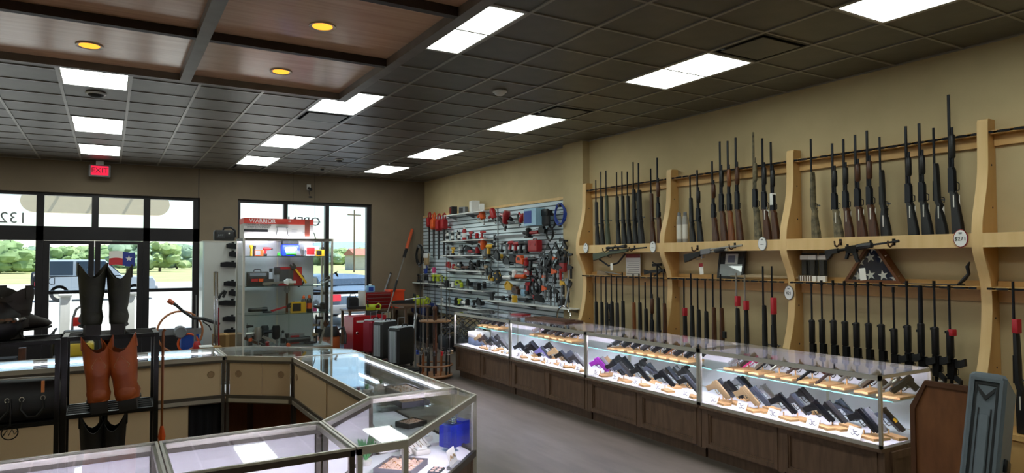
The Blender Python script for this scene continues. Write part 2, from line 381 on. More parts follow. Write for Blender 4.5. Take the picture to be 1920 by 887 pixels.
obj('letter', G().tube([(.035, 0, .06), (.035, 0, -.06), (-.02, 0, -.06), (-.05, 0, -.03), (-.05, 0, .03), (-.02, 0, .06)], .007, closed=True), CHARC, t)

# neon OPEN sign seen from behind, hung on wires
t = thing('open_sign', 'unlit hanging sign reading OPEN seen from behind, on two thin wires', 'sign', at_y(570, 416, 14.28))
NEON = mat('neon_tube', '#5f6470', .35)
text('lettering', 'OPEN', .26, NEON, t, basis((0, 0, 0), (-1, 0, 0), (0, 0, 1)), .012)
obj('swoosh', G().tube([(.16, 0, -.18), (.21, 0, -.24), (.24, 0, -.34), (.25, 0, -.42)], .01), NEON, t)
obj('wire', G().cyl((-.22, 0, .08), (-.22, 0, HC-t.location.z-.005), .002, n=5), BLACKM, t); obj('wire', G().cyl((.21, 0, .08), (.21, 0, HC-t.location.z-.005), .002, n=5), BLACKM, t)
obj('crossbar', G().cyl((-.36, .012, .0), (.36, .012, .0), .006, n=6), BLACKM, t)

# exit sign, camera on the wall
t = thing('exit_sign', 'red lit EXIT sign hanging over the entrance doors', 'exit sign', at_y(187, 320, 14.2))
obj('housing', G().rbox(-.17, .17, -.03, .03, -.11, .1, .012), GREY, t)
obj('face', G().box(-.135, .135, -.034, -.028, -.085, .08), emitter('exit_red', '#ff2a4a', 1.1), t)
text('lettering', 'EXIT', .13, mat('exit_letters', '#5e0d1c', .5), t, basis((0, -.036, -.003), (1, 0, 0), (0, 0, 1)))
obj('mount', G().box(-.06, .06, -.02, .02, .1, HC-at_y(187, 320, 14.2).z-.01), WHITE, t)
p = at_y(579, 352, YB-.02)
t = thing('security_camera', 'small security camera on a white wall bracket above the second window', 'camera', p)
obj('bracket', G().box(-.04, .04, -.01, .02, -.05, .07), WHITE, t); obj('body', G().cyl((0, -.01, -.01), (.01, -.14, -.05), .03), BLACK, t)
obj('cable', G().tube([(0, 0, -.05), (.005, -.01, -.12), (.02, -.01, -.17)], .006), BLACK, t)
obj('motion_detector', G().ball((.03, -.03, -.2), (.045, .03, .018)), BLACK, t)
# ------------------------------------------------------------------ outside
ASPH = mat('asphalt', '#b3aca0', .9, var=.08, scale=.4)
CONC = mat('concrete', '#b9b4aa', .9, var=.06, scale=1)
GRASSM = mat('dry_grass', '#a9a878', .95, second='#8f9a62', scale=.3)
struct('ground', G().box(-160, 260, YB+.3, 500, -.3, -.06), GRASSM)
struct('parking_lot', G().box(-60, 70, YB+.3, 46, -.1, -.05), CONC)
struct('road', G().box(-160, 200, 50, 64, -.1, -.045), ASPH)
struct('sidewalk', G().box(-10, 12, YB+.28, YB+2.4, -.1, -.02), CONC)
hp = []
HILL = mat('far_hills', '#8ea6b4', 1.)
g = G(); prof = [(-420, 2)]+[(x, 9+5*math.sin(x*.013)+3*math.sin(x*.041+1)) for x in range(-400, 820, 30)]+[(840, 2)]
g.rings([[(x, 470+30*math.sin(x*.01), -1) for x, z in prof], [(x, 520, z) for x, z in prof], [(x, 640, -1) for x, z in prof]], cap=False, closed=False)
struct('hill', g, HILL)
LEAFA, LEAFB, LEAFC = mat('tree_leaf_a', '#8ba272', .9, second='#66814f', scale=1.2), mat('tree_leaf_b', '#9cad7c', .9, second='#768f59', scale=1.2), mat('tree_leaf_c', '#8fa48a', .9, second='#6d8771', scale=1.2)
BARK = mat('bark', '#6b5b4a', .9)
tree_spec = [(-5, 480, 120, 4.0, 11), (22, 480, 132, 3.6, 10), (62, 480, 168, 4., 12), (112, 480, 156, 3.8, 10), (150, 480, 205, 4.6, 14), (240, 480, 110, 4.7, 8), (272, 480, 145, 4.4, 9), (300, 480, 124, 4.6, 9), (332, 480, 158, 4.6, 12), (350, 480, 185, 4.0, 12), (640, 480, 240, 5, 16), (600, 480, 215, 5, 14), (684, 480, 200, 4.6, 14), (-60, 480, 140, 5, 12), (85, 480, 225, 4.6, 14), (188, 480, 178, 4.2, 13), (216, 480, 255, 4.8, 14), (40, 480, 262, 4.8, 14)]
posn = ['at the far left behind the left door light', 'left of the white car, low', 'left of the white car, set back', 'right behind the rear of the white car', 'far back behind the white car', 'behind the flag sticker, tallest', 'just right of the flag sticker', 'tall, behind the right sidelight', 'set back behind the right sidelight', 'at the right edge of the storefront glass', 'far off behind the second window', 'far off behind the display case and second window', 'beside the yard at the right of the second window', 'outside the frame left of the doors', 'far back left of the white car', 'behind the middle of the white car', 'far back left of the flag sticker', 'far back behind the left door light']
for k, (px, py, Y, h, w) in enumerate(tree_spec):
    p = at_y(px, py, Y); rr = random.Random(k)
    t = thing('roadside_tree', 'green roadside tree, '+posn[k], 'tree', (p.x, Y, -.06), 0, 'trees across the road')
    g = G()
    for q in range(46):
        a = rr.uniform(0, 2*PI); z = rr.uniform(h*.22, h*.92); d = rr.uniform(0, w*.42)*(1.1-.75*(z/h)**2); r = rr.uniform(.07, .13)*w
        g.ball((d*math.cos(a), d*math.sin(a), z), (r*1.1, r*1.1, r*.8), 9, 6)
    for q, v in enumerate(g.v):
        s = 1+.12*rr.uniform(-1, 1); g.v[q] = (v[0]*s, v[1]*s, v[2]*(1+.05*rr.uniform(-1, 1)))
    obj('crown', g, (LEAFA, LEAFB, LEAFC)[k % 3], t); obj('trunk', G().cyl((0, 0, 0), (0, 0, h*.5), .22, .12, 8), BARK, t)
# beige entrance canopy band with rounded ends
SIGNB = mat('sign_beige', '#d8c9a8', .8)
p0, p1 = at_y(38, 377, 19.5), at_y(318, 384, 19.5); zc = (p0.z+p1.z)/2; hh = .27
poly = [(p0.x+hh+hh*math.cos(a), zc+hh*math.sin(a)) for a in [PI/2+PI*k/8 for k in range(9)]]+[(p1.x-hh+hh*math.cos(a), zc+hh*math.sin(a)) for a in [-PI/2+PI*k/8 for k in range(9)]]
t = thing('canopy_sign', 'long beige rounded sign band outside above the storefront glass', 'sign', (0, 0, 0))
obj('band', G().prism(poly, 19.4, 19.6, 'y'), SIGNB, t)
[obj('stay_rod', G().cyl((x, 19.5, zc+.2), (x, YB+.29, zc+1.6), .03), ALU, t) for x in (p0.x+.8, (p0.x+p1.x)/2, p1.x-.8)]
for x, lb in ((-.72, 'white square canopy post seen low through the left door'), (.42, 'white square canopy post seen low beside the tall dark boots')):
    t = thing('bollard', lb, 'post', (x, 16.4, -.06)); obj('post', G().rbox(-.1, .1, -.1, .1, 0, 1.12, .02), WHITE, t); obj('cap', G().rbox(-.12, .12, -.12, .12, 1.12, 1.17, .01), WHITE, t)
def car(label, name, loc, rz, L, H, paint, suv, s=1.):
    t = thing(name, label, 'car', loc, rz)
    w = .92
    if suv: body = [(-L/2, .45), (-L/2, 1.0), (-L/2+.05, 1.12), (L/2-1.45, 1.15), (L/2-.12, 1.05), (L/2, .85), (L/2, .42)]; cab = [(-L/2+.12, 1.1), (-L/2+.3, H), (L/2-2.1, H), (L/2-1.4, 1.13)]
    else: body = [(-L/2, .35), (-L/2, .85), (-L/2+.1, .98), (-L/2+.9, 1.0), (L/2-1.3, .95), (L/2-.1, .75), (L/2, .4)]; cab = [(-L/2+.55, .98), (-L/2+1.2, H), (L/2-2.2, H), (L/2-1.3, .95)]
    obj('body', G().prism(body, -w, w, 'y', .05), paint, t)
    cb = obj('cabin', G().prism(cab, -w*.86, w*.86, 'y', .06), paint, t)
    ch = cab[1][0], cab[2][0]; GL = mat('car_glass', '#31404e', .1, spec=.8)
    z0, z1 = cab[0][1]+.08, H-.09
    for a, b in ((ch[0]-.05, (ch[0]+ch[1])/2-.06), ((ch[0]+ch[1])/2+.06, ch[1]+.05)):
        obj('window', G().box(a, b, -w*.87-.012, w*.87+.012, z0, z1), GL, cb)
    obj('rear_window', G().cbox((cab[0][0]*.5+cab[1][0]*.5-.02, 0, (z0+z1)/2), (.05, w*1.4, (z1-z0)*1.05), Matrix.Rotation(math.atan2(cab[1][0]-cab[0][0], cab[1][1]-cab[0][1]), 3, 'Y')), GL, cb)
    obj('front_window', G().cbox((cab[2][0]*.5+cab[3][0]*.5+.02, 0, (z0+z1)/2), (.05, w*1.4, (z1-z0)*1.05), Matrix.Rotation(-math.atan2(cab[3][0]-cab[2][0], cab[2][1]-cab[3][1]), 3, 'Y')), GL, cb)
    for sx in (-1, 1):
        for sy in (-1, 1):
            wh = obj('wheel', G().lathe([(.22, -.1), (.36, -.1), (.38, -.06), (.38, .06), (.36, .1), (.22, .1)], (sx*L*.31, sy*(w-.1), .38), (0, 1, 0), 16), BLACK, t)
            obj('rim', G().lathe([(.23, -.11), (.2, -.12), (.05, -.115)] if sy < 0 else [(.23, .11), (.2, .12), (.05, .115)], (sx*L*.31, sy*(w-.1), .38), (0, 1, 0), 14), ALU, wh)
    obj('front_bumper', G().rbox(L/2-.1, L/2+.08, -w+.05, w-.05, .4, .62, .03), GREY, t); obj('rear_bumper', G().rbox(-L/2-.08, -L/2+.1, -w+.05, w-.05, .4, .62, .03), GREY, t)
    for sy in (-1, 1): obj('tail_light', G().box(-L/2-.02, -L/2+.08, sy*(w-.2)-.14, sy*(w-.2)+.14, .72, .9), mat('tail_red', '#e8384c', .3), t)
    obj('licence_plate', G().box(-L/2-.03, -L/2+.05, -.2, .2, .68, .82), WHITE, t)
    if suv: obj('spare_wheel', G().lathe([(.2, 0), (.36, .0), (.38, .1), (.34, .18), (.1, .19)], (-L/2-.02, 0, .95), (-1, 0, 0), 16), BLACK, t)
    return t
p = at_y(184, 533, 37)
car('white boxy off-road car passing across the lot behind the left doors', 'suv', (p.x, 37, -.05), R(0), 4.7, 1.88, mat('white_paint', '#9aa3ab', .3), True)
car('grey-blue parked saloon car with red tail lights outside the second window', 'saloon_car', (5.75, 20.5, -.05), R(96), 4.7, 1.42, mat('blue_paint', '#5f7388', .25), False)
t = thing('red_shed', 'long low building with red roof far behind the parked car', 'building', (46, 118, -.06))
obj('wall', G().box(-9, 9, -3, 3, 0, 2.6), CONC, t); obj('roof', G().prism([(-3.5, 2.6), (3.5, 2.6), (0, 3.8)], -9.3, 9.3, 'x'), mat('roof_red', '#b0705f', .8), t)
t = thing('utility_pole', 'thin utility pole standing far behind the parked car', 'pole', (at_y(664, 480, 95).x, 95, -.06))
obj('pole', G().cyl((0, 0, 0), (0, 0, 9), .12, .09), BARK, t); obj('crossarm', G().box(-1, 1, -.06, .06, 8.2, 8.35), BARK, t)

# ------------------------------------------------------------------ gun rack
RX = XR-.003
posts = [8.16, 6.37, 4.58, 2.755, .93]
rack = thing('gun_rack', 'tall maple wall rack of curved posts holding two tiers of long guns', 'gun rack', (0, 0, 0))
front = [(0, 0), (RX-.36, 0), (RX-.34, .35), (RX-.27, .75), (RX-.19, 1.0), (RX-.145, 1.2), (RX-.125, 1.45), (RX-.15, 1.62), (RX-.225, 1.78), (RX-.255, 1.87), (RX-.255, 2.0), (RX-.24, 2.12), (RX-.18, 2.32), (RX-.14, 2.5), (RX-.13, 2.7), (RX-.125, 2.9), (RX-.1, 2.93)]
def smooth_poly(pts, n=3):
    out = []
    for i in range(len(pts)-1):
        p0, p1, p2, p3 = [Vector(pts[max(0, min(len(pts)-1, i+k))]) for k in (-1, 0, 1, 2)]
        for k in range(n):
            t = k/n; out.append(tuple(.5*((2*p1)+(p2-p0)*t+(2*p0-5*p1+4*p2-p3)*t*t+(3*p1-p0-3*p2+p3)*t**3)))
    return out+[tuple(pts[-1])]
prof = smooth_poly(front[1:])+[(RX, 2.93), (RX, 0)]
for k, y in enumerate(posts):
    pp = obj('side_post', G().prism(prof, y-.035, y+.035, 'y'), MAPLE, rack)
    edge = [(x-.006, z) for x, z in prof[:-2]]+[(x+.004, z) for x, z in prof[:-2]][::-1]
    obj('edge_band', G().prism(edge, y-.04, y+.04, 'y'), MAPLEF, pp)
    for z in (2.2, 2.55, 1.3, .9): obj('bolt_hole', G().cyl((RX-.07, y-.0365, z), (RX-.07, y-.034, z), .009, n=8), BLACK, pp)
def wavy_rail(y0, y1, x0, z, h, name):
    n = int((y1-y0)/.115); g = G(); pts = []
    for i in range(n*4+1):
        y = y0+(y1-y0)*i/(n*4); pts.append((x0+(.0 if (i % 4) in (0, 1) else .014), y))
    obj(name+'_lining', G().rings([[(x-.004, y, z-h/2), (x-.004, y, z+h/2), (x+.012, y, z+h/2), (x+.012, y, z-h/2)] for x, y in pts]), BLACKCL, rack)
bays = [(posts[i+1]+.04, posts[i]-.04) for i in range(4)]
for a, b in bays:
    obj('shelf', G().box(RX-.25, RX, a, b, 1.945, 1.975), MAPLE, rack); obj('shelf_fascia', G().box(RX-.262, RX-.244, a, b, 1.875, 1.99), MAPLEF, rack)
    obj('barrel_rail', G().box(RX-.105, RX, a, b, 2.80, 2.83), MAPLE, rack); obj('rail_back', G().box(RX-.03, RX, a, b, 2.71, 2.80), MAPLE, rack); wavy_rail(a, b, RX-.115, 2.815, .018, 'upper')
    obj('lower_rail', G().box(RX-.2, RX, a, b, 1.53, 1.555), MAPLE, rack); obj('rail_back', G().box(RX-.03, RX, a, b, 1.43, 1.53), MAPLE, rack); obj('rail_back', G().box(RX-.03, RX, a, b, 1.555, 1.6), MAPLE, rack); wavy_rail(a, b, RX-.21, 1.542, .016, 'lower')
    obj('base_shelf', G().box(RX-.33, RX, a, b, .40, .44), MAPLE, rack); obj('base_front', G().box(RX-.31, RX-.29, a, b, 0, .40), MAPLE, rack)
for px, py, lb in ((1098, 465, 'end of the rack, farthest'), (1224, 463, 'first bay beside the green rifle'), (1429, 457, 'second bay beside the lever rifle'), (1479, 549, 'curved post beside the second bay'), (1801, 447, 'third bay, red rimmed')):
    p = at_x(px, py, RX-.28 if px != 1479 else RX-.15); t = thing('oval_sign', 'white oval number plaque on the gun rack, '+lb, 'sign', p, 0, 'oval plaques on the gun rack')
    n = 20; pl = lambda a, b: [(a*math.cos(2*PI*k/n), b*math.sin(2*PI*k/n)) for k in range(n)]
    obj('rim', G().prism(pl(.056, .075), .0, .006, 'x'), REDM if px == 1801 else GREY, t); obj('face', G().prism(pl(.05, .069), -.003, .0, 'x'), PAPER, t)
    obj('emblem', G().prism([(-.01, .035), (.01, .035), (.014, .05), (-.014, .05)], -.005, -.003, 'x'), GREY, t)
    text('lettering', {1098: '$', 1224: '#1', 1429: '#2', 1479: '421', 1801: '$271'}[px] if px in (1479, 1801) else '---', .045, CHARC, t, basis((-.004, 0, -.005), (0, -1, 0), (0, 0, 1)))

# ------------------------------------------------------------------ long guns
VD = math.atan2(-.7, -.7)
def stock_poly(k=1.):
    return [(.012, 0), (.112, .006), (.106, .08), (.066, .27), (.074, .315), (.058, .335), (.046, .37), (.044, .52), (.036, .70), (.03, .735), (.008, .74), (.003, .70), (.004, .42), (.001, .36), (.018, .31), (.006, .2)]
def add_tag(t, at, rz, w=.052, h=.105, m=TAGP):
    a = VD-rz; M = Matrix.Translation(at) @ Matrix.Rotation(a, 4, 'Z')
    tg_ = obj('price_tag', G().box(.012, .0135, -w/2, w/2, -.05-h, -.05, M), m, t)
    obj('string', G().tube([M @ Vector((-.01, 0, .01)), M @ Vector((.012, 0, -.052))], .0012, 4), PAPER, tg_)
    obj('lettering', G().box(.0135, .0142, -w*.3, w*.3, -.10, -.094, M).box(.0135, .0142, -w*.3, w*.2, -.125, -.119, M), GREY, tg_)
def bar(t, name, x, z0, z1, r, m, key=None, n=10): return obj(name, lambda: G().cyl((x, 0, z0), (x, 0, z1), r, r*.92, n), m, t)
def long_gun(label, loc, L, kind, sm, group=None, rz=R(-103), scope=False, tagz=None, band=None, mag=False, barrel=GUNMETAL, bolt=True, name=None, fore=None, rot=None, sling=False, thick=1.):
    t = thing(name or {'bolt': 'bolt_action_rifle', 'shotgun': 'pump_shotgun', 'ar': 'carbine', 'lever': 'lever_action_rifle'}[kind], label, 'gun', loc, rot or rz, group)
    s = L/1.1
    Z = lambda z: z*s
    if kind == 'bolt':
        obj('stock', lambda: G().prism([(x*thick, Z(z)) for x, z in stock_poly()], -.022*thick, .022*thick, 'y', .006), sm, t)
        bar(t, 'barrel', .0, Z(.5), L, .0105*thick, barrel); bar(t, 'receiver', .0, Z(.36), Z(.56), .017, GUNMETAL)
        obj('trigger_guard', G().tube([(.055, 0, Z(.325)), (.085, 0, Z(.335)), (.088, 0, Z(.38)), (.05, 0, Z(.395))], .004, 5), GUNMETAL, t)
        if bolt: obj('bolt_handle', G().tube([(0, 0, Z(.38)), (.012, .035, Z(.376)), (.028, .06, Z(.372))], .006, 6).ball((.03, .064, Z(.371)), .011, 8, 5), STEEL, t)
        if mag: obj('magazine', G().box(.04, .095, -.012, .012, Z(.42), Z(.49)), BLACK, t)
    elif kind in ('shotgun', 'lever'):
        obj('stock', lambda: G().prism([(x, Z(z)) for x, z in [(.02, 0), (.118, .008), (.11, .09), (.07, .27), (.072, .31), (.05, .34), (.0, .35), (.006, .30), (.012, .2)]], -.021, .021, 'y', .006), sm, t)
        obj('receiver', G().prism([(-.014, Z(.335)), (.05, Z(.335)), (.05, Z(.50)), (.036, Z(.53)), (-.012, Z(.53))], -.017, .017, 'y', .004), STEEL if kind == 'lever' else GUNMETAL, t)
        obj('trigger_guard', G().tube([(.05, 0, Z(.34)), (.085, 0, Z(.35)), (.086, 0, Z(.40)), (.05, 0, Z(.42))], .004, 5), STEEL if kind == 'lever' else GUNMETAL, t)
        bar(t, 'barrel', .0, Z(.5), L, .0125, barrel); bar(t, 'magazine_tube', .028, Z(.52), Z(.84), .0115, barrel)
        obj('forend', lambda: G().lathe([(.017, Z(.60)), (.025, Z(.615)), (.026, Z(.70)), (.024, Z(.775)), (.018, Z(.785))], (.024, 0, 0), n=12), fore or sm, t)
        if kind == 'lever': obj('lever_loop', G().tube([(.05, 0, Z(.37)), (.095, 0, Z(.33)), (.1, 0, Z(.24)), (.075, 0, Z(.23)), (.062, 0, Z(.33))], .005, 5), STEEL, t)
    else:
        obj('stock', lambda: G().prism([(-.012, Z(.0)), (.088, Z(.01)), (.075, Z(.06)), (.035, Z(.12)), (.03, Z(.21)), (-.014, Z(.21)), (-.016, Z(.1))], -.02, .02, 'y', .005), sm, t)
        bar(t, 'buffer_tube', .006, Z(.18), Z(.34), .015, BLACKM)
        obj('receiver', G().prism([(-.022, Z(.33)), (.04, Z(.33)), (.05, Z(.42)), (.046, Z(.50)), (-.022, Z(.50))], -.019, .019, 'y', .004), BLACKM, t)
        obj('pistol_grip', G().prism([(.035, Z(.33)), (.04, Z(.375)), (.1, Z(.335)), (.095, Z(.295))], -.015, .015, 'y', .004), BLACK, t)
        obj('trigger_guard', G().tube([(.045, 0, Z(.372)), (.07, 0, Z(.38)), (.07, 0, Z(.42)), (.045, 0, Z(.425))], .0035, 5), BLACKM, t)
        if mag: obj('magazine', G().prism([(.045, Z(.43)), (.045, Z(.492)), (.09, Z(.497)), (.135, Z(.515)), (.14, Z(.458)), (.09, Z(.435))], -.0125, .0125, 'y', .003), BLACK, t)
        hg = .78 if band == 'long' else .73
        obj('handguard', lambda: G().lathe([(.022, Z(.5)), (.029, Z(.51)), (.029, Z(hg-.01)), (.02, Z(hg))], n=8), BLACK, t)
        bar(t, 'barrel', .0, Z(.7), L, .0095 if band != 'long' else .02, barrel); obj('muzzle', G().cyl((0, 0, L-.045), (0, 0, L+.002), .0125), BLACKM, t)
        obj('sight', G().box(-.045, -.022, -.007, .007, Z(.70), Z(.72)).box(-.04, -.022, -.009, .009, Z(.35), Z(.37)), BLACKM, t)
    if scope:
        sc = obj('scope', G().lathe([(.02, Z(.30)), (.021, Z(.34)), (.0135, Z(.38)), (.0135, Z(.58)), (.025, Z(.64)), (.026, Z(.70)), (.0, Z(.70))], (-.045, 0, 0), n=12), BLACK, t)
        obj('turret', G().cyl((-.045, 0, Z(.48)), (-.075, 0, Z(.48)), .011).cyl((-.045, -.03, Z(.48)), (-.045, .03, Z(.48)), .01), BLACK, sc)
        obj('ring_mount', G().box(-.05, -.01, -.01, .01, Z(.42), Z(.435)).box(-.05, -.01, -.01, .01, Z(.53), Z(.545)), BLACKM, sc)
    if band and band != 'long':
        z0, z1, bm_ = band; obj('sticker', G().rbox(-.002, .044, -.0245, .0245, z0*L, z1*L, .004), bm_, t)
    if tagz: add_tag(t, (.05, 0, Z(tagz)), rot[2] if rot else rz)
    return t
REDB = mat('red_wrap', '#b51d2a', .5)
up = [  # px, top py, kind, stock, extras, look
 (1117, 338, 'bolt', CHARC, {}, 'dark grey bolt rifle'), (1126.4, 322, 'bolt', BLACK, {}, 'black bolt rifle with thick fore sight'), (1136, 320, 'bolt', GREENST, {}, 'weathered grey-green bolt rifle'),
 (1156, 323, 'bolt', BLACK, {}, 'black synthetic bolt rifle'), (1166, 321.5, 'bolt', BLACK, {}, 'black synthetic bolt rifle'), (1176, 322, 'bolt', BLACK, {}, 'black synthetic bolt rifle'), (1187, 304, 'bolt', BLACK, {}, 'long barrelled black bolt rifle'),
 (1197, 306, 'bolt', CHARC, dict(scope=True, thick=1.2), 'heavy black rifle with a scope'), (1220, 316, 'bolt', WALNUT, {}, 'slim wood stocked rifle'), (1232, 296, 'shotgun', WALNUT, {}, 'pump shotgun with reddish wood forend'),
 (1293.6, 329, 'bolt', BLACK, {}, 'short black rifle'), (1307, 319, 'shotgun', BLACK, {}, 'short thick black pump shotgun'), (1335, 302.5, 'shotgun', WALNUT, {}, 'wood pump shotgun shorter than its neighbours'),
 (1349.4, 265.5, 'shotgun', WALNUT, dict(fore=BLACK), 'shotgun with black forend and walnut stock'), (1364, 264.5, 'shotgun', HONEY, {}, 'shotgun with honey wood forend'), (1379, 258, 'shotgun', WALNUT, {}, 'tallest walnut shotgun of the second bay'),
 (1412, 248, 'shotgun', CAMO, dict(barrel=CAMO), 'camouflage shotgun'), (1429, 259.5, 'shotgun', WALNUT, dict(fore=BLACK, tagz=.38), 'walnut shotgun with a white tag'), (1445, 266.5, 'shotgun', WALNUT, dict(fore=BLACK, band=(363, 385, PAPER)), 'shotgun with white printed sleeve'),
 (1520, 260.5, 'bolt', CAMO, {}, 'dull camouflage rifle'), (1560, 269, 'shotgun', CAMO, dict(fore=BLACK, tagz=.36), 'short shotgun in brown camouflage'), (1581, 261, 'shotgun', WALNUT, dict(fore=BLACK, tagz=.36), 'walnut stocked shotgun'),
 (1603, 253, 'shotgun', WALNUT, dict(tagz=.36), 'dark walnut shotgun with reddish stock'), (1625, 245, 'shotgun', WALNUT, dict(tagz=.36), 'walnut shotgun with ribbed forend'), (1649, 257, 'bolt', BLACK, dict(tagz=.30), 'black rifle with tag'),
 (1698, 237, 'shotgun', BLACK, dict(tagz=.36), 'thick black shotgun'), (1723, 231.6, 'shotgun', BLACK, dict(tagz=.36), 'thick black shotgun with long tube'), (1750, 240, 'bolt', BLACK, dict(tagz=.36), 'black hunting rifle'), (1778, 178, 'shotgun', BLACK, dict(tagz=.36), 'very long black shotgun, tallest of all')]
low = [
 (1116.5, 518, 'bolt', BLACK, {}, 'black rifle'), (1127, 518, 'bolt', BLACK, {}, 'black rifle'), (1136, 519, 'bolt', CHARC, {}, 'short dark rifle'), (1146, 515, 'bolt', BLACK, dict(scope=True), 'black rifle with a scope'), (1156, 518, 'bolt', CHARC, {}, 'dark brown-black rifle'), (1166.7, 511, 'bolt', BLACK, dict(tagz=.4), 'black rifle with a white tag'),
 (1187, 514, 'bolt', HONEY, dict(bolt=False), 'slim honey wood rifle'), (1198, 513, 'bolt', BLACK, {}, 'black rifle'), (1209.5, 529, 'bolt', BLACK, dict(tagz=.42), 'short black rifle with white tag'), (1220.5, 511, 'shotgun', WALNUT, {}, 'wood forend shotgun'), (1232, 496.5, 'bolt', BLACK, {}, 'tall black rifle'), (1244, 511, 'bolt', WALNUT, {}, 'dark walnut rifle'),
 (1282, 522, 'bolt', BLACK, dict(band=(577, 592, REDB)), 'thin black rifle with small red band'), (1295, 512.5, 'bolt', BLACK, {}, 'black bolt rifle'), (1307.5, 522, 'bolt', BLACK, {}, 'black bolt rifle'), (1322, 525.6, 'bolt', BLACK, dict(bolt=False), 'plain black rifle'), (1336, 514, 'bolt', WALNUT, dict(bolt=False), 'walnut rifle'), (1350.5, 514, 'bolt', WALNUT, dict(mag=True), 'walnut rifle with box magazine'),
 (1380, 512, 'bolt', BLACK, dict(band=(555, 574, REDB), barrel=SILVER), 'silver barrelled black rifle with red band'), (1396, 514.5, 'bolt', BLACK, dict(band=(564, 581, REDB), barrel=SILVER), 'silver barrelled rifle with lower red band'), (1430, 499, 'bolt', BLACK, {}, 'black bolt rifle'), (1446.7, 499, 'bolt', BLACK, dict(band=(558, 589, REDB)), 'black rifle with long red lettered sleeve'),
 (1521, 529, 'ar', BLACK, {}, 'black carbine'), (1540, 526, 'ar', BLACK, dict(tagz=.30), 'black carbine with tag'), (1561.5, 526, 'ar', BLACK, {}, 'black carbine'), (1583, 527, 'ar', BLACK, {}, 'black carbine'), (1604, 529, 'ar', BLACK, {}, 'black carbine'), (1627, 528, 'ar', BLACK, {}, 'black carbine'), (1651, 529, 'ar', BLACK, {}, 'black carbine'),
 (1674.6, 539, 'ar', BLACK, dict(mag=True, tagz=.30), 'shorter black carbine with magazine'), (1699.6, 527, 'ar', BLACK, dict(mag=True, tagz=.30), 'black carbine with magazine and white tag'), (1725, 535.5, 'ar', BLACK, dict(mag=True, tagz=.33, band='long'), 'black carbine with thick suppressed barrel'), (1751, 527, 'ar', BLACK, dict(mag=True, tagz=.36), 'black carbine with magazine and long tag'), (1779, 534, 'ar', BLACK, dict(mag=True, tagz=.36, band=(617, 629, REDB)), 'black carbine with red band and magazine'),
 (1899, 528, 'bolt', BLACK, dict(band=(598, 624, REDB), tagz=.32), 'black bolt rifle with red sticker')]
bayn = lambda px: ['far bay', 'second bay', 'third bay', 'last bay'][0 if px < 1250 else 1 if px < 1475 else 2 if px < 1830 else 3]
for tier, lst, zb in (('upper', up, 1.976), ('lower', low, .441)):
    cnt = {}
    for px, py, kind, st, ex, look in lst:
        b = bayn(px); cnt[b] = cnt.get(b, -1)+1
        X = RX-.155 if tier == 'upper' else RX-.235
        p = at_x(px, py, X); L = p.z-zb; ex = dict(ex)
        if isinstance(ex.get('band'), tuple): q = ex['band']; ex['band'] = ((at_x(px, q[1], X).z-zb)/L, (at_x(px, q[0], X).z-zb)/L, q[2])
        long_gun('%s, %s from left, %s tier of the %s' % (look, ORD[cnt[b]], tier, b), (X, p.y, zb), L, kind, st, 'guns on the %s tier of the rack' % tier, rz=R(-106+rnd.uniform(-5, 5)), **ex)
# guns and things hung or lying across the rack
def hung(px0, py0, px1, py1, X): a, b = at_x(px0, py0, X), at_x(px1, py1, X); return a, (b-a)
a, d = hung(1113, 474, 1212, 464, RX-.31)
flat = lambda d: (R(90), math.atan2(0, 1), 0)
def lying(label, a, d, L, kind, st, **ex):
    # barrel along world -Y, underside down
    t = long_gun(label, (0, 0, 0), L, kind, st, rz=0, **ex); t.rotation_mode = 'QUATERNION'
    zax = Vector(d).normalized(); xax = Vector((0, 0, -1)); xax = (xax-zax*xax.dot(zax)).normalized(); yax = zax.cross(xax)
    t.matrix_world = Matrix(((xax.x, yax.x, zax.x, a.x), (xax.y, yax.y, zax.y, a.y), (xax.z, yax.z, zax.z, a.z), (0, 0, 0, 1)))
    return t
def hooks(pts, lb):
    for k, (px, py) in enumerate(pts):
        p = at_x(px, py, RX-.262); t = thing('gun_hook', 'leather covered hook on the shelf front holding the %s, %s end' % (lb, ('stock', 'muzzle')[k]), 'hook', p)
        obj('arm', G().tube([(0, 0, .02), (-.03, 0, -.02), (-.06, 0, -.035), (-.09, 0, -.02), (-.095, 0, .02)], .008, 6), mat('leather', '#4b2f1c', .6), t); obj('plate', G().box(-.002, .004, -.015, .015, -.02, .04), BLACKM, t)
g1 = lying('olive green bolt rifle with scope hung across the shelf front of the far bay', a, d, d.length, 'bolt', GREENST, scope=True)
obj('sling', G().tube([(.1, .02, .1), (.2, .02, .3), (.17, .02, .5), (.06, .02, .66)], .012, 6), BLACKCL, g1); hooks(((1140, 468), (1190, 466)), 'olive rifle')
obj('price_tag', G().box(.17, .27, -.03, -.0285, .40, .45), TAGP, g1)
a, d = hung(1283, 474, 1392, 460, RX-.31)
g2 = lying('silver lever rifle with black stock hung on the shelf front of the second bay', a, d, d.length, 'lever', BLACK, fore=BLACK, barrel=SILVER); hooks(((1308, 466), (1378, 462)), 'lever rifle')
tg2 = obj('price_tag', G().box(.15, .28, -.03, -.0285, .25, .31), TAGP, g2); obj('tag_header', G().box(.15, .19, -.0315, -.03, .25, .31), REDM, tg2)
a, d = hung(1548, 472, 1685, 452, RX-.32)
g3 = lying('black carbine with pistol grip hung on the shelf front of the third bay', a, d, d.length, 'ar', BLACK, mag=True); hooks(((1576, 456), (1676, 456)), 'black carbine')
obj('price_tag', G().box(.2, .31, -.03, -.0285, .33, .39), TAGP, g3)
def at_rail(px, py): return at_x(px, py, RX-.1)
p = at_rail(1140, 512); t = thing('carved_stock', 'pale carved wooden gun stock lying on the lower rail of far bay', 'gun stock', (RX-.1, p.y, 1.556))
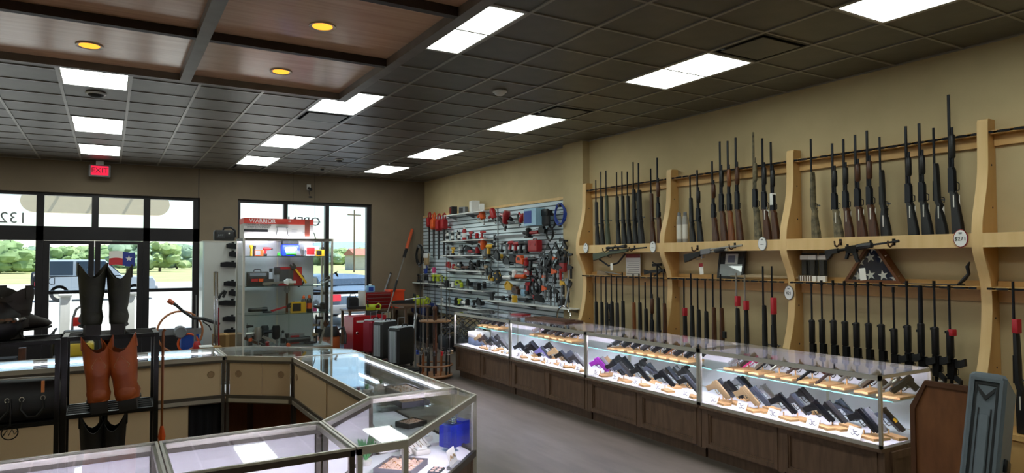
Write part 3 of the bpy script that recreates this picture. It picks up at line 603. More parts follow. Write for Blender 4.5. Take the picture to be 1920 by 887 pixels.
obj('butt', G().prism([(.24, .0), (.22, .07), (.06, .05), (-.02, .012), (-.02, .0)], -.02, .02, 'x', .004), mat('grey_wood', '#8b7a63', .6), t); obj('rod', G().cyl((0, .05, .045), (0, -.28, .014), .009), STEEL, t)
p = at_rail(1183, 497); t = thing('notice_sheet', 'white notice sheet with red heading on the far bay of the rack', 'notice', (RX-.06, p.y, 1.556))
obj('sheet', G().box(-.004, 0, -.15, .15, .0, .30), PAPER, t); obj('heading', G().box(-.006, -.004, -.15, .15, .25, .30), REDM, t)
for k in range(7): obj('line', G().box(-.0055, -.004, -.13, .13-.02*(k % 3), .03+.028*k, .036+.028*k), GREY, t)
p = at_rail(1228, 508); t = thing('crossbow', 'black crossbow lying on the lower rail at the end of far bay', 'crossbow', (RX-.1, p.y, 1.556))
obj('stock', G().prism([(.2, .02), (.2, .09), (.12, .075), (-.1, .10), (-.18, .10), (-.18, .06), (.08, .045)], -.016, .016, 'x', .003), BLACK, t)
obj('limb', G().tube([(0, -.14, .09), (-.05, -.1, .15), (-.07, -.03, .19)], .011), BLACK, t); obj('limb', G().tube([(0, -.14, .09), (-.05, -.12, .05), (-.08, -.07, .01)], .011), BLACK, t)
obj('scope', G().cyl((0, .04, .15), (0, -.12, .16), .02), BLACK, t); obj('foot_stirrup', G().tube([(0, -.17, .10), (.02, -.22, .09), (0, -.24, .075), (-.02, -.22, .06), (0, -.17, .06)], .006), BLACKM, t)
p = at_x(1371, 500, RX-.08); t = thing('framed_picture', 'black framed picture leaning on the lower rail of second bay', 'picture', (RX-.1, p.y, 1.556), (0, R(9), 0))
obj('frame', rect_frame(G(), 'x', -.012, .012, -.19, .19, .0, .42, .028), BLACK, t); obj('mat_board', G().box(-.006, 0, -.165, .165, .025, .395), CHARC, t); obj('lower_mat', G().box(-.008, -.006, -.165, .165, .025, .17), mat('pale_mat', '#b8bdbf', .3), t)
pc = obj('photograph', G().box(-.009, -.006, -.09, .09, .17, .29), PAPER, t); obj('image', G().box(-.0105, -.009, -.05, .05, .19, .27), mat('photo_grey', '#767e92', .5), pc)
obj('glass_pane', G().box(-.0105, -.0100, -.165, .165, .025, .395), GLASS, t)
for k, (px, lb) in enumerate(((1274, 'left'), (1285, 'right'))):
    p = at_x(px, 449, RX-.12); t = thing('cleaner_can', 'pale grey tall canister on the upper shelf of second bay, %s one' % lb, 'can', (RX-.12, p.y, 1.976), (0, 0, 0))
    obj('body', G().lathe([(.032, 0), (.034, .01), (.034, .30), (.026, .34), (.02, .35)], n=14), mat('can_grey', '#a9a6a0', .4), t); obj('cap', G().lathe([(.022, .345), (.022, .39), (.015, .395)], n=12), GREY, t); obj('label_band', G().lathe([(.0345, .06), (.0348, .24)], n=14), TAGP, t)
p = at_rail(1410, 528); t = thing('deer_leg_mount', 'long pale carved stick lying on lower rail of the second bay', 'stick', (RX-.1, p.y-.1, 1.556))
obj('shaft', G().lathe([(.012, -.5), (.016, -.3), (.03, 0), (.03, .1), (.012, .3), (.01, .4)], (0, 0, .03), (0, 1, 0), 10), mat('bone', '#a08d6d', .6), t)
for k in range(6): obj('notch', G().box(-.02, .02, -.66+.028*k, -.645+.028*k, .0, .06), BARK, t)
for k, (px, lb) in enumerate(((1509, 'left'), (1524, 'middle'), (1542, 'right'))):
    p = at_x(px, 512, RX-.1); t = thing('magazine_pack', 'clear blister pack of a black magazine on third bay rail, %s of three' % lb, 'package', (RX-.1, p.y, 1.556), 0, 'blister packs on the third bay')
    obj('card', G().box(.012, .016, -.045, .045, .0, .29), BLACK, t); obj('header', G().box(-.014, .012, -.045, .045, .22, .265), TAGP, t); obj('footer', G().box(-.018, .012, -.045, .045, .0, .055), PAPER, t)
    obj('magazine', G().rbox(-.012, .008, -.024, .024, .07, .21, .004), CHARC, t); obj('blister', G().box(-.018, .011, -.042, .042, .058, .22), GLASS, t)
p0 = at_x(1590, 532, RX-.1); p1 = at_x(1700, 540, RX-.1); w = p0.y-p1.y; p = (p0+p1)/2
t = thing('flag_case', 'wooden triangular case holding a folded star flag on the third bay rail', 'flag case', (RX-.1, p.y+.01, 1.556)); h = .42
TRI = [(-w/2, 0), (w/2, 0), (0, h)]
obj('frame', G().prism([(-w/2, 0), (w/2, 0), (w/2-.05, .03), (-w/2+.05, .03)], -.06, .05, 'x').prism([(-w/2, 0), (-w/2+.05, .03), (0, h-.05), (0, h)], -.06, .05, 'x').prism([(w/2, 0), (0, h), (0, h-.05), (w/2-.05, .03)], -.06, .05, 'x'), mat('case_oak', '#7a4a24', .4, second='#653b1b', scale=9), t)
fg = obj('folded_flag', G().prism([(-w/2+.06, .03), (w/2-.06, .03), (0, h-.06)], -.02, .04, 'x'), NAVY, t)
def star_x(cy, cz, r, x0, x1, a0=0): return G().prism([(cy+(r if k % 2 == 0 else r*.4)*math.sin(PI*k/5+a0), cz+(r if k % 2 == 0 else r*.4)*math.cos(PI*k/5+a0)) for k in range(10)], x0, x1, 'x')
for cy, cz in ((.03, .24), (-.09, .24), (.15, .06), (.03, .075), (-.09, .075), (-.2, .05), (.13, .2), (-.0, .33)): obj('star', star_x(cy, cz, .05, -.024, -.02, .2), WFL, fg)
obj('glass_pane', G().prism([(-w/2+.055, .03), (w/2-.055, .03), (0, h-.055)], -.05, -.047, 'x'), GLASS, t)
p = at_rail(1740, 541); t = thing('cleaning_rod', 'thin dark cleaning rod lying on the lower rail of third bay', 'rod', (RX-.13, p.y, 1.562)); obj('rod', G().cyl((0, .25, 0), (0, -.25, 0), .005, n=6), BLACKM, t); obj('handle', G().cyl((0, .25, 0), (0, .33, 0), .012, n=8), BLACK, t)
p = at_rail(1822, 540); t = thing('bow_grip', 'small black curved bow grip standing at the third bay post', 'bow grip', (RX-.1, p.y+.06, 1.557)); obj('grip', G().tube([(0, .05, .005), (0, .02, .03), (0, -.01, .06), (0, -.04, .1), (0, -.03, .16), (0, -.05, .2)], [.008, .014, .018, .014, .016, .006], 8), BLACK, t); obj('foot', G().box(-.02, .02, .0, .1, 0, .012), BLACKM, t)
# ------------------------------------------------------------------ right glass cases
CX0, CX1 = 4.57, 5.22
CY = [9.38, 7.71, 6.06, 4.385, 2.71]
UNIT = ['far-end gun case', 'bright-pink-pistol gun case', 'purple-pistol gun case', 'nearest gun case']
TOPZ = .97
DECKZ, SHZ, CTOP = .496, .77, .985
for k in range(4):
    y1, y0 = CY[k]-.004, CY[k+1]+.004
    t = thing('display_case', ['lit glass display case over dark wood, far end of the gun counter by the slatwall', 'lit glass display case holding a pink pistol, third from near end', 'lit glass display case holding a purple pistol, second from near end', 'lit glass display case at the near end of the gun counter by the wooden board'][k], 'display case', (0, 0, 0), 0, 'gun counter display cases')
    obj('base', G().box(CX0+.04, CX1, y0, y1, .1, .455).box(CX0+.09, CX1-.03, y0+.01, y1-.01, .0, .1), DARKW, t)
    obj('base_cap', G().box(CX0-.012, CX1+.005, y0, y1, .455, .478), DARKW, t)
    m = (y0+y1)/2
    for a, b in ((y0+.05, m-.03), (m+.03, y1-.05)):
        pf = obj('panel_frame', rect_frame(G(), 'x', CX0+.018, CX0+.042, a, b, .115, .45, .035), DARKW, t)
        obj('panel_bead', rect_frame(G(), 'x', CX0+.028, CX0+.042, a+.035, b-.035, .15, .415, .014), DARKW, pf)
    for a, b in ((m-.03, m+.03), (y0, y0+.05), (y1-.05, y1)): obj('stile', G().box(CX0+.025, CX0+.042, a, b, .1, .455), DARKW, t)
    if k == 3: obj('end_panel', rect_frame(G(), 'y', y0-.018, y0, CX0+.09, CX1-.05, .12, .45, .05), DARKW, t)
    obj('deck', G().box(CX0+.01, CX1-.01, y0+.005, y1-.005, .478, DECKZ), DECKM, t)
    obj('bottom_rail', G().box(CX0-.006, CX0+.012, y0, y1, .478, .505), ALU, t)
    fr = G().box(CX0-.006, CX0+.014, y0, y1, CTOP-.04, CTOP-.006).box(CX1-.02, CX1, y0, y1, CTOP-.028, CTOP-.006)
    for y in (y0, y1-.018): fr.box(CX0+.014, CX1-.02, y, y+.018, CTOP-.028, CTOP-.006)
    obj('top_frame', fr, ALU, t)
    for x in (CX0-.006, CX1-.022):
        for y in (y0, y1-.02): obj('corner_post', G().box(x, x+.022, y, y+.02, .478, CTOP-.006), ALU, t)
    obj('back_post', G().box(CX1-.02, CX1, m-.012, m+.012, .5, CTOP-.02), ALU, t)
    obj('front_pane', G().box(CX0, CX0+.005, y0+.02, y1-.02, .50, CTOP-.025), GLASS, t)
    obj('top_pane', G().box(CX0-.004, CX1, y0+.002, y1-.002, CTOP-.006, CTOP), GLASS, t)
    if k in (0, 3):
        y = y0+.004 if k == 3 else y1-.009
        obj('end_pane', G().box(CX0+.016, CX1-.022, y, y+.005, .50, CTOP-.025), GLASS, t)
    for a, b in ((y0+.02, m-.012), (m+.012, y1-.02)): obj('sliding_door', G().box(CX1-.016, CX1-.010, a, b, .50, CTOP-.03), DECKM, t)
    sh = [(y0+.03, y1-.32)] if k == 0 else [(y0+.03, y1-.03)]
    if k == 3: sh = [(y0+.03, y1-.5), (y1-.48, y1-.03)]
    for a, b in sh:
        s_ = obj('glass_shelf', G().box(CX0+.2, CX1-.03, a, b, SHZ, SHZ+.008), SHELFGLASS, t)
        obj('shelf_edge', G().box(CX0+.197, CX0+.2, a, b, SHZ, SHZ+.008), EDGEGLASS, s_)
        obj('shelf_bracket', G().box(CX1-.06, CX1-.02, a+.02, a+.03, SHZ-.02, SHZ), STEEL, s_)
    obj('light_housing', G().box(CX0+.006, CX0+.034, y0+.03, y1-.03, CTOP-.03, CTOP-.02), ALU, t)
    obj('light_strip', G().box(CX0+.016, CX0+.03, y0+.05, y1-.05, CTOP-.0345, CTOP-.0305), STRIP, t)

# ------------------------------------------------------------------ handguns
def pistol(name, label, loc, rot, slide, frame, scale=1., group=None, accent=None, optic=False):
    t = thing(name, label, 'pistol', loc, rot, group); t.scale = (scale,)*3
    obj('slide', lambda: G().rings([[(x, -.011, z0), (x, -.0125, z0+.006), (x, -.0105, z1-.004), (x, -.006, z1), (x, .006, z1), (x, .0105, z1-.004), (x, .0125, z0+.006), (x, .011, z0)] for x, z0, z1 in ((-.09, .002, .026), (-.085, 0, .030), (.094, 0, .030), (.1, .003, .026))]), slide, t, key='slide')
    fr = obj('frame', lambda: G().prism([(-.092, .0), (.088, 0), (.088, -.016), (.02, -.02), (-.03, -.022), (-.044, -.05), (-.058, -.098), (-.106, -.09), (-.088, -.03), (-.1, -.008)], -.0125, .0125, 'y', .003), frame, t, key='frame')
    obj('trigger_guard', lambda: G().tube([(.022, 0, -.018), (.02, 0, -.042), (-.008, 0, -.046), (-.034, 0, -.04)], .0035, 5), frame, fr, key='tg')
    obj('trigger', lambda: G().tube([(-.004, 0, -.02), (.002, 0, -.03), (-.002, 0, -.038)], .0022, 4), GUNMETAL, fr, key='tr')
    obj('sight', lambda: G().box(-.085, -.078, -.006, .006, .029, .035).box(.088, .094, -.002, .002, .029, .035), GUNMETAL, t, key='si')
    if accent: obj('barrel_insert', lambda: G().box(.0, .03, -.0128, .0128, .014, .0302), accent, t, key='bi')
    if optic: obj('optic', lambda: G().rbox(-.085, -.045, -.013, .013, .03, .06, .004), BLACK, t, key='op')
    return t
def revolver(name, label, loc, rot, steel, grip, scale=1., group=None, long=False):
    t = thing(name, label, 'revolver', loc, rot, group); t.scale = (scale,)*3; bl = .16 if long else .095
    obj('frame', lambda: G().prism([(-.055, .022), (.02, .026), (.02, -.012), (-.01, -.022), (-.05, -.026), (-.062, .0)], -.008, .008, 'y', .002), steel, t, key='rf')
    obj('cylinder', lambda: G().lathe([(.012, -.034), (.0185, -.03), (.0185, .006), (.014, .01)], (.0, 0, .004), (1, 0, 0), 12), steel, t, key='rc')
    obj('barrel', G().cyl((.015, 0, .016), (bl, 0, .016), .0085, n=8).box(.02, bl-.012, -.004, .004, -.0, .012).box(bl-.02, bl-.012, -.0015, .0015, .02, .032), steel, t)
    obj('grip', lambda: G().prism([(-.05, .012), (-.046, -.02), (-.07, -.085), (-.085, -.098), (-.112, -.085), (-.1, -.05), (-.078, -.01), (-.07, .016)], -.014, .014, 'y', .005), grip, t, key='rg')
    obj('trigger_guard', lambda: G().tube([(.004, 0, -.016), (.002, 0, -.04), (-.024, 0, -.044), (-.046, 0, -.03)], .003, 5), steel, t, key='rt')
    obj('hammer', lambda: G().prism([(-.06, .012), (-.054, .03), (-.072, .044), (-.068, .03)], -.003, .003, 'y'), steel, t, key='rh')
    return t
DG = mat('dark_grip', '#2a1a15', .5); BROWNG = mat('brown_pistol', '#3a2c28', .5)
upper = [  # unit, peg px, kind, steel/slide, grip/frame, look
 (0, 912, 'p', CHARC, BROWNG, 'dark'), (0, 923, 'p', GUNMETAL, BLACK, 'black'), (0, 933, 'p', GUNMETAL, BROWNG, 'brown-black'), (0, 944.7, 'p', GUNMETAL, BLACK, 'black'),
 (1, 964.5, 'r', SILVER, BLACK, 'small nickel revolver with black grip'), (1, 974.5, 'r', SILVER, DG, 'nickel revolver with dark grip'), (1, 984, 'p', BROWNG, mat('plum', '#4a2038', .5), 'plum coloured'), (1, 999, 'p', SILVER, GREY, 'all silver'), (1, 1011.5, 'p', PINK, PINK, 'bright pink'),
 (1, 1028.6, 'p', GUNMETAL, BLACK, 'black'), (1, 1041, 'p', CHARC, BROWNG, 'brown-black'), (1, 1054, 'p', GUNMETAL, BLACK, 'black'), (1, 1068, 'p', CHARC, BLACK, 'grey-black'), (1, 1083, 'r', GUNMETAL, DG, 'slim blued revolver'),
 (2, 1106, 'r', SILVER, DG, 'small nickel revolver'), (2, 1115, 'p', GREY, GREY, 'grey'), (2, 1128.5, 'r', SILVER, GREY, 'silver revolver'), (2, 1142, 'rl', GUNMETAL, BLACK, 'long barrelled black revolver'), (2, 1163, 'p', GUNMETAL, BLACK, 'black'), (2, 1181, 'p', GUNMETAL, BLACK, 'black'), (2, 1199, 'p', GUNMETAL, BLACK, 'black'),
 (2, 1217, 'p', CHARC, BLACK, 'grey-black'), (2, 1238, 'p', GUNMETAL, BLACK, 'black'), (2, 1259, 'p', GUNMETAL, mat('copper_grip', '#8a5a3a', .45), 'black pistol with copper grip'), (2, 1280, 'p', GUNMETAL, BLACK, 'black'), (2, 1300, 'p', GUNMETAL, BLACK, 'black'),
 (3, 1325, 'r', GUNMETAL, DG, 'dark revolver with reddish grip'), (3, 1352, 'p', GREY, GREY, 'grey'), (3, 1404, 'p', BROWNG, PINK, 'pink framed'), (3, 1430, 'p', SILVER, BLACK, 'silver and black'), (3, 1461, 'r', SILVER, DG, 'tiny silver revolver'), (3, 1491.6, 'r', BROWNG, DG, 'brown-black revolver'),
 (3, 1523, 'rl', GUNMETAL, mat('red_grip', '#4d1713', .4), 'blued revolver with red wood grip'), (3, 1556, 'rl', BROWNG, DG, 'long brown-black revolver'), (3, 1588, 'r', SILVER, BLACK, 'silver revolver with black grip'), (3, 1631, 'p', SILVER, DG, 'silver pistol with dark grip'), (3, 1673, 'r', SILVER, BLACK, 'large silver revolver with black grip'), (3, 1702, 'p', GUNMETAL, GUNMETAL, 'compact black')]
row = {}
blocks = {}
for u, px, kd, a, b, look in upper:
    X = 4.98; y = at_x(px, 640, X).y; y = max(CY[u+1]+.09, min(CY[u]-.09, y))
    row[u] = row.get(u, -1)+1; pos = '%s from left on shelf of %s' % (ORD[row[u]], UNIT[u])
    z = SHZ+.026
    s = 1.02
    pitch = R(32); loc = (X, y, z+.07*s); rot = (0, pitch, R(162+rnd.uniform(-6, 6)))
    if kd == 'p': pistol('pistol', '%s, %s' % (look, pos) if 'pistol' in look else '%s pistol, %s' % (look, pos), loc, rot, a, b, s, 'handguns on the glass shelves')
    else: revolver('revolver', '%s, %s' % (look, pos), loc, rot, a, b, s, 'handguns on the glass shelves', kd == 'rl')
    t = thing('pistol_stand', 'pine dowel stand, '+pos, 'stand', (X, y, SHZ+.009), 0, 'pine stands on the glass shelves')
    obj('block', lambda: G().box(-.13, .09, -.055, .055, 0, .016), PINE, t, key='blk'); obj('dowel', lambda: G().cyl((.02, .02, .016), (.02, .02, .125), .006, n=8), PINE, t, key='dow')
deck = [ # unit, px, py(base), slide, frame, look, extras
 (0, 905, 657, TAN, TAN, 'tan'), (0, 913, 654, CHARC, BROWNG, 'brown-black'), (0, 928, 664, SLATE, BLACK, 'black'), (0, 946, 664, GREY, CHARC, 'grey'), (0, 937, 652, CHARC, BLACK, 'dark'),
 (1, 978, 672, GUNMETAL, BLACK, 'black'), (1, 988, 662, SLATE, SLATE, 'slate grey'), (1, 1003, 678, GUNMETAL, BLACK, 'shiny black'), (1, 1000, 664, CHARC, BLACK, 'dark'), (1, 1022, 680, SLATE, mat('lilac_polymer', '#6d68a0', .5), 'lilac and grey'), (1, 1046, 680, TAN, TAN, 'tan'), (1, 1060, 690, SLATE, BLACK, 'grey-black'), (1, 1076, 686, SLATE, SLATE, 'slate grey'), (1, 1086, 694, GREY, CHARC, 'grey'), (1, 1035, 668, CHARC, BLACK, 'dark'),
 (2, 1110, 694, GREY, SLATE, 'grey'), (2, 1128, 704, PURPLE, PURPLE, 'bright purple'), (2, 1141, 698, TAN, TAN, 'tan'), (2, 1158, 710, GUNMETAL, BLACK, 'black'), (2, 1155, 694, CHARC, BLACK, 'dark'), (2, 1178, 700, GUNMETAL, BLACK, 'tall black'), (2, 1172, 712, CHARC, SLATE, 'slate framed'), (2, 1205, 722, GUNMETAL, BLACK, 'black'), (2, 1212, 706, CHARC, BLACK, 'optic topped black'), (2, 1226, 714, SLATE, SLATE, 'slate grey'), (2, 1250, 734, GUNMETAL, GUNMETAL, 'glossy black'), (2, 1262, 722, SLATE, BLACK, 'grey-black'), (2, 1276, 720, GREY, CHARC, 'grey'), (2, 1292, 722, CHARC, BLACK, 'optic topped dark'), (2, 1296, 742, SLATE, BLACK, 'grey slide'),
 (3, 1326, 742, SLATE, SLATE, 'slate grey'), (3, 1346, 734, SLATE, GREY, 'pale slate'), (3, 1352, 758, TAN, TAN, 'tan'), (3, 1376, 752, GUNMETAL, BLACK, 'black'), (3, 1388, 740, CHARC, BLACK, 'dark'), (3, 1406, 774, TAN, TAN, 'large tan'), (3, 1426, 766, SLATE, SLATE, 'slate grey'), (3, 1443, 762, SILVER, GREY, 'silver'), (3, 1474, 790, GUNMETAL, BLACK, 'black'), (3, 1500, 782, SLATE, CHARC, 'grey-black'), (3, 1516, 768, CHARC, BLACK, 'dark'),
 (3, 1542, 808, GUNMETAL, BLACK, 'black'), (3, 1566, 798, CHARC, BLACK, 'dark'), (3, 1588, 794, SLATE, SLATE, 'blue-grey'), (3, 1626, 828, GUNMETAL, BLACK, 'black'), (3, 1640, 814, GREY, SLATE, 'pale grey'), (3, 1672, 814, GUNMETAL, SLATE, 'dark pistol with yellow mark')]
cntd = {}
for u, px, py, a, b, look in deck:
    p = at_z(px, py, DECKZ+.02); x = max(CX0+.15, min(CX1-.12, p.x)); y = at_x(px, py, x).y; y = max(CY[u+1]+.11, min(CY[u]-.09, y))
    cntd[u] = cntd.get(u, -1)+1
    lb = '%s, %s from left on deck of %s' % (look if 'pistol' in look else look+' pistol', ORD[cntd[u]], UNIT[u])
    s = 1.04
    pistol('pistol', lb, (x, y, DECKZ+.025+.092*s), (0, R(47), math.atan2(-x, y)-R(14)+R(rnd.uniform(-10, 10))), a, b, s, 'handguns on the lower decks', accent=YELLOW if 'yellow' in look else None, optic='optic' in look)
    t = thing('pistol_block', 'pine pistol block, %s from left on deck of %s' % (ORD[cntd[u]], UNIT[u]), 'stand', (x-.01, y-.02, DECKZ+.0005), R(-15), 'pine blocks on the lower decks')
    obj('block', lambda: G().box(-.04, .04, -.085, .06, 0, .018), PINE, t, key='blk2'); obj('peg', lambda: G().cyl((0, .045, .018), (0, .045, .05), .006, n=8), PINE, t, key='peg2')
cards = [(0, 917, 655), (0, 945, 662), (1, 970, 664), (1, 1025, 682), (1, 1050, 688), (1, 1081, 696), (2, 1111, 700), (2, 1151, 711), (2, 1190, 722), (2, 1231, 734), (2, 1283, 746), (3, 1333, 757), (3, 1388, 772), (3, 1447, 786), (3, 1521, 804), (3, 1600, 822)]
cc = {}
for u, px, py in cards:
    cc[u] = cc.get(u, -1)+1; p = at_z(px, py, DECKZ+.01); x = CX0+.055; y = max(CY[u+1]+.1, min(CY[u]-.1, at_x(px, py, x).y))
    t = thing('price_card', 'white price card, %s from left at the glass of %s' % (ORD[cc[u]], UNIT[u]), 'price card', (x, y, DECKZ+.002), (0, R(22), R(-12)), 'price cards in the gun counter')
    obj('card', lambda: G().box(-.0015, .0015, -.062, .062, 0, .078), PAPER, t, key='card')
    obj('lettering', lambda: G().tube([(-.003, .045, .055), (-.003, .02, .06), (-.003, .01, .04), (-.003, -.02, .055)], .0022, 4).tube([(-.003, .03, .03), (-.003, .01, .02), (-.003, .0, .035), (-.003, -.03, .024), (-.003, -.045, .036)], .0022, 4), INK, t, key='cardink')
# other things in and on the gun counter
p = at_z(868, 648, DECKZ); t = thing('tote_box', 'white and grey-blue lidded box in the far end of the gun counter', 'box', (4.86, 9.12, DECKZ+.001))
obj('base', G().rbox(-.12, .12, -.13, .13, 0, .11, .012), mat('slate_blue', '#6f7f9a', .5), t); obj('lid', G().rbox(-.125, .125, -.135, .135, .11, .2, .015), WHITE, t); obj('handle', G().tube([(-.06, 0, .2), (-.05, 0, .23), (.05, 0, .23), (.06, 0, .2)], .008), WHITE, t)
t = thing('counter_mat', 'brown leather mat lying on top of the gun counter by the far bay', 'mat', (5.02, 7.35, CTOP+.0005), R(4)); obj('mat', G().rbox(-.17, .17, -.42, .42, 0, .012, .02), mat('leather_mat', '#5a3a26', .6, var=.15), t); obj('folder', G().rbox(-.12, .13, -.3, .2, .012, .02, .006), mat('leather_mat_dark', '#4a2d1d', .6), t)
t = thing('red_notebook', 'dark red notebook lying on top of the far end of the gun counter', 'book', (5.1, 8.3, CTOP+.0005), R(10)); obj('cover', G().box(-.09, .09, -.12, .12, 0, .02), REDM, t); obj('pages', G().box(-.085, .08, -.115, .115, .003, .0175), PAPER, t)
t = thing('bar_stool', 'chrome hooped stool back rising behind the far end of the gun counter', 'stool', (5.62, 8.05, 0))
obj('seat', G().lathe([(.02, .62), (.17, .62), (.18, .65), (.17, .68), (.0, .69)], n=16), BLACKCL, t)
for sx, sy in ((-1, -1), (1, -1), (1, 1), (-1, 1)): obj('leg', G().cyl((sx*.11, sy*.11, .62), (sx*.19, sy*.19, 0), .012), CHROME, t)
obj('back_hoop', G().tube([(.05, -.17, .64)]+[(.06, -.17*math.cos(PI*k/8), .95+.16*math.sin(PI*k/8)) for k in range(9)]+[(.05, .17, .64)], .012, 8), CHROME, t)

# wooden board and grey case by the near end
PLY = mat('stained_board', '#94603a', .5, second='#6b4125', scale=3.2, stretch=(1, 2.4, .8)); PLYE = mat('board_edge', '#5a371f', .5)
bx = 4.44; ytl = at_x(1735, 713, bx); yl = at_x(1708, 760, bx); yr = at_x(1852, 735, bx)
YL, YR, ZT, ZC = yl.y, 1.98, ytl.z, yl.z
t = thing('wooden_board', 'stained brown wooden board with a clipped corner standing at the counter end', 'board', (bx, 0, 0))
poly = [(YL, .002), (YR, .002), (YR, ZT), (ytl.y, ZT), (YL, ZC)]
obj('panel', G().prism(poly, 0, .018, 'x'), PLY, t)
obj('edge_strip', G().prism([(YL, 0.002), (YL, ZC), (YL-.03, ZC-.015), (YL-.03, .002)], -.014, .02, 'x').prism([(YL, ZC), (ytl.y, ZT), (ytl.y-.008, ZT-.03), (YL-.03, ZC-.015)], -.014, .02, 'x').prism([(ytl.y, ZT), (YR, ZT), (YR, ZT-.03), (ytl.y-.008, ZT-.03)], -.014, .02, 'x'), PLYE, t)
HC_ = mat('case_grey', '#5f6a72', .5, var=.06, scale=20); HCD = mat('case_groove', '#191c1f', .6)
t = thing('rifle_hard_case', 'grey ribbed plastic rifle hard case standing upright at the right edge', 'gun case')
# its narrow ribbed face is toward the camera; it leans to the right
c0 = at_y(1858, 707, 1.62); c1 = at_y(1912, 712, 1.62); b0 = at_y(1826, 887, 1.62)
ux = Vector((.3, -.954, 0)).normalized(); lean = (Vector(((c0.x-b0.x), 0, c0.z-b0.z))).normalized()
wdt = .15; foot = c0-lean*(c0.z/lean.z)
nrm = ux.cross(lean).normalized()
if nrm.x > 0: nrm = -nrm
t.matrix_world = Matrix(((ux.x, -nrm.x, lean.x, foot.x), (ux.y, -nrm.y, lean.y, foot.y), (ux.z, -nrm.z, lean.z, 0.004), (0, 0, 0, 1)))
HL = c0.z/lean.z
obj('shell', G().rbox(0, wdt, 0, .4, .03, HL, .018), HC_, t)
sp = obj('ribbed_spine', rect_frame(G(), 'y', -.012, .004, .012, wdt-.012, .05, HL-.03, .014), HC_, t)
obj('groove', rect_frame(G(), 'y', -.004, .001, .028, wdt-.028, .1, HL-.05, .01), HCD, t)
obj('rib', G().rbox(wdt*.36, wdt*.64, -.014, .002, .1, HL-.2, .005), HC_, t); obj('groove', G().box(wdt*.32, wdt*.36, -.003, .001, .1, HL-.17).box(wdt*.64, wdt*.68, -.003, .001, .1, HL-.17), HCD, t)
obj('chevron', G().prism([(wdt*.28, HL-.07), (wdt*.5, HL-.11), (wdt*.72, HL-.07), (wdt*.72, HL-.09), (wdt*.5, HL-.135), (wdt*.28, HL-.09)], -.01, .001, 'y'), HCD, t)
for z in (.3, .62, .9): obj('latch', G().rbox(wdt-.002, wdt+.016, .12, .26, z, z+.06, .005), BLACK, t)
obj('foot', G().rbox(.02, wdt-.02, .03, .37, 0, .03, .01), BLACK, t)
# ------------------------------------------------------------------ island of jewellery cases
STRIP2 = emitter('island_strip', '#e8eeff', 30.0)
STRIP3 = emitter('tower_strip', '#eef0ff', 190.0)
IDZ = .63
def inset(poly, d):
    n = len(poly); out = []; cx = sum(p[0] for p in poly)/n; cy = sum(p[1] for p in poly)/n
    for i in range(n):
        p, q, r_ = Vector(poly[i-1]), Vector(poly[i]), Vector(poly[(i+1) % n]); e1 = (q-p).normalized(); e2 = (r_-q).normalized()
        n1 = Vector((-e1.y, e1.x)); n2 = Vector((-e2.y, e2.x)); m = (n1+n2); k = d/max(.2, (1+n1.dot(n2))/2)/2*1.0
        out.append(tuple(q+m*k))
    return out
def strip(a, b, off0, off1, z0, z1, g, e0=0, e1=0):
    """bar along a->b, off0..off1 measured inwards (left of a->b), trimmed by e0/e1 at the ends"""
    a, b = Vector(a), Vector(b); d = (b-a).normalized(); n = Vector((-d.y, d.x)); a2 = a+d*e0; b2 = b-d*e1
    P = [a2+n*off0, b2+n*off0, b2+n*off1, a2+n*off1]
    return g.rings([[(p.x, p.y, z0) for p in P], [(p.x, p.y, z1) for p in P]])
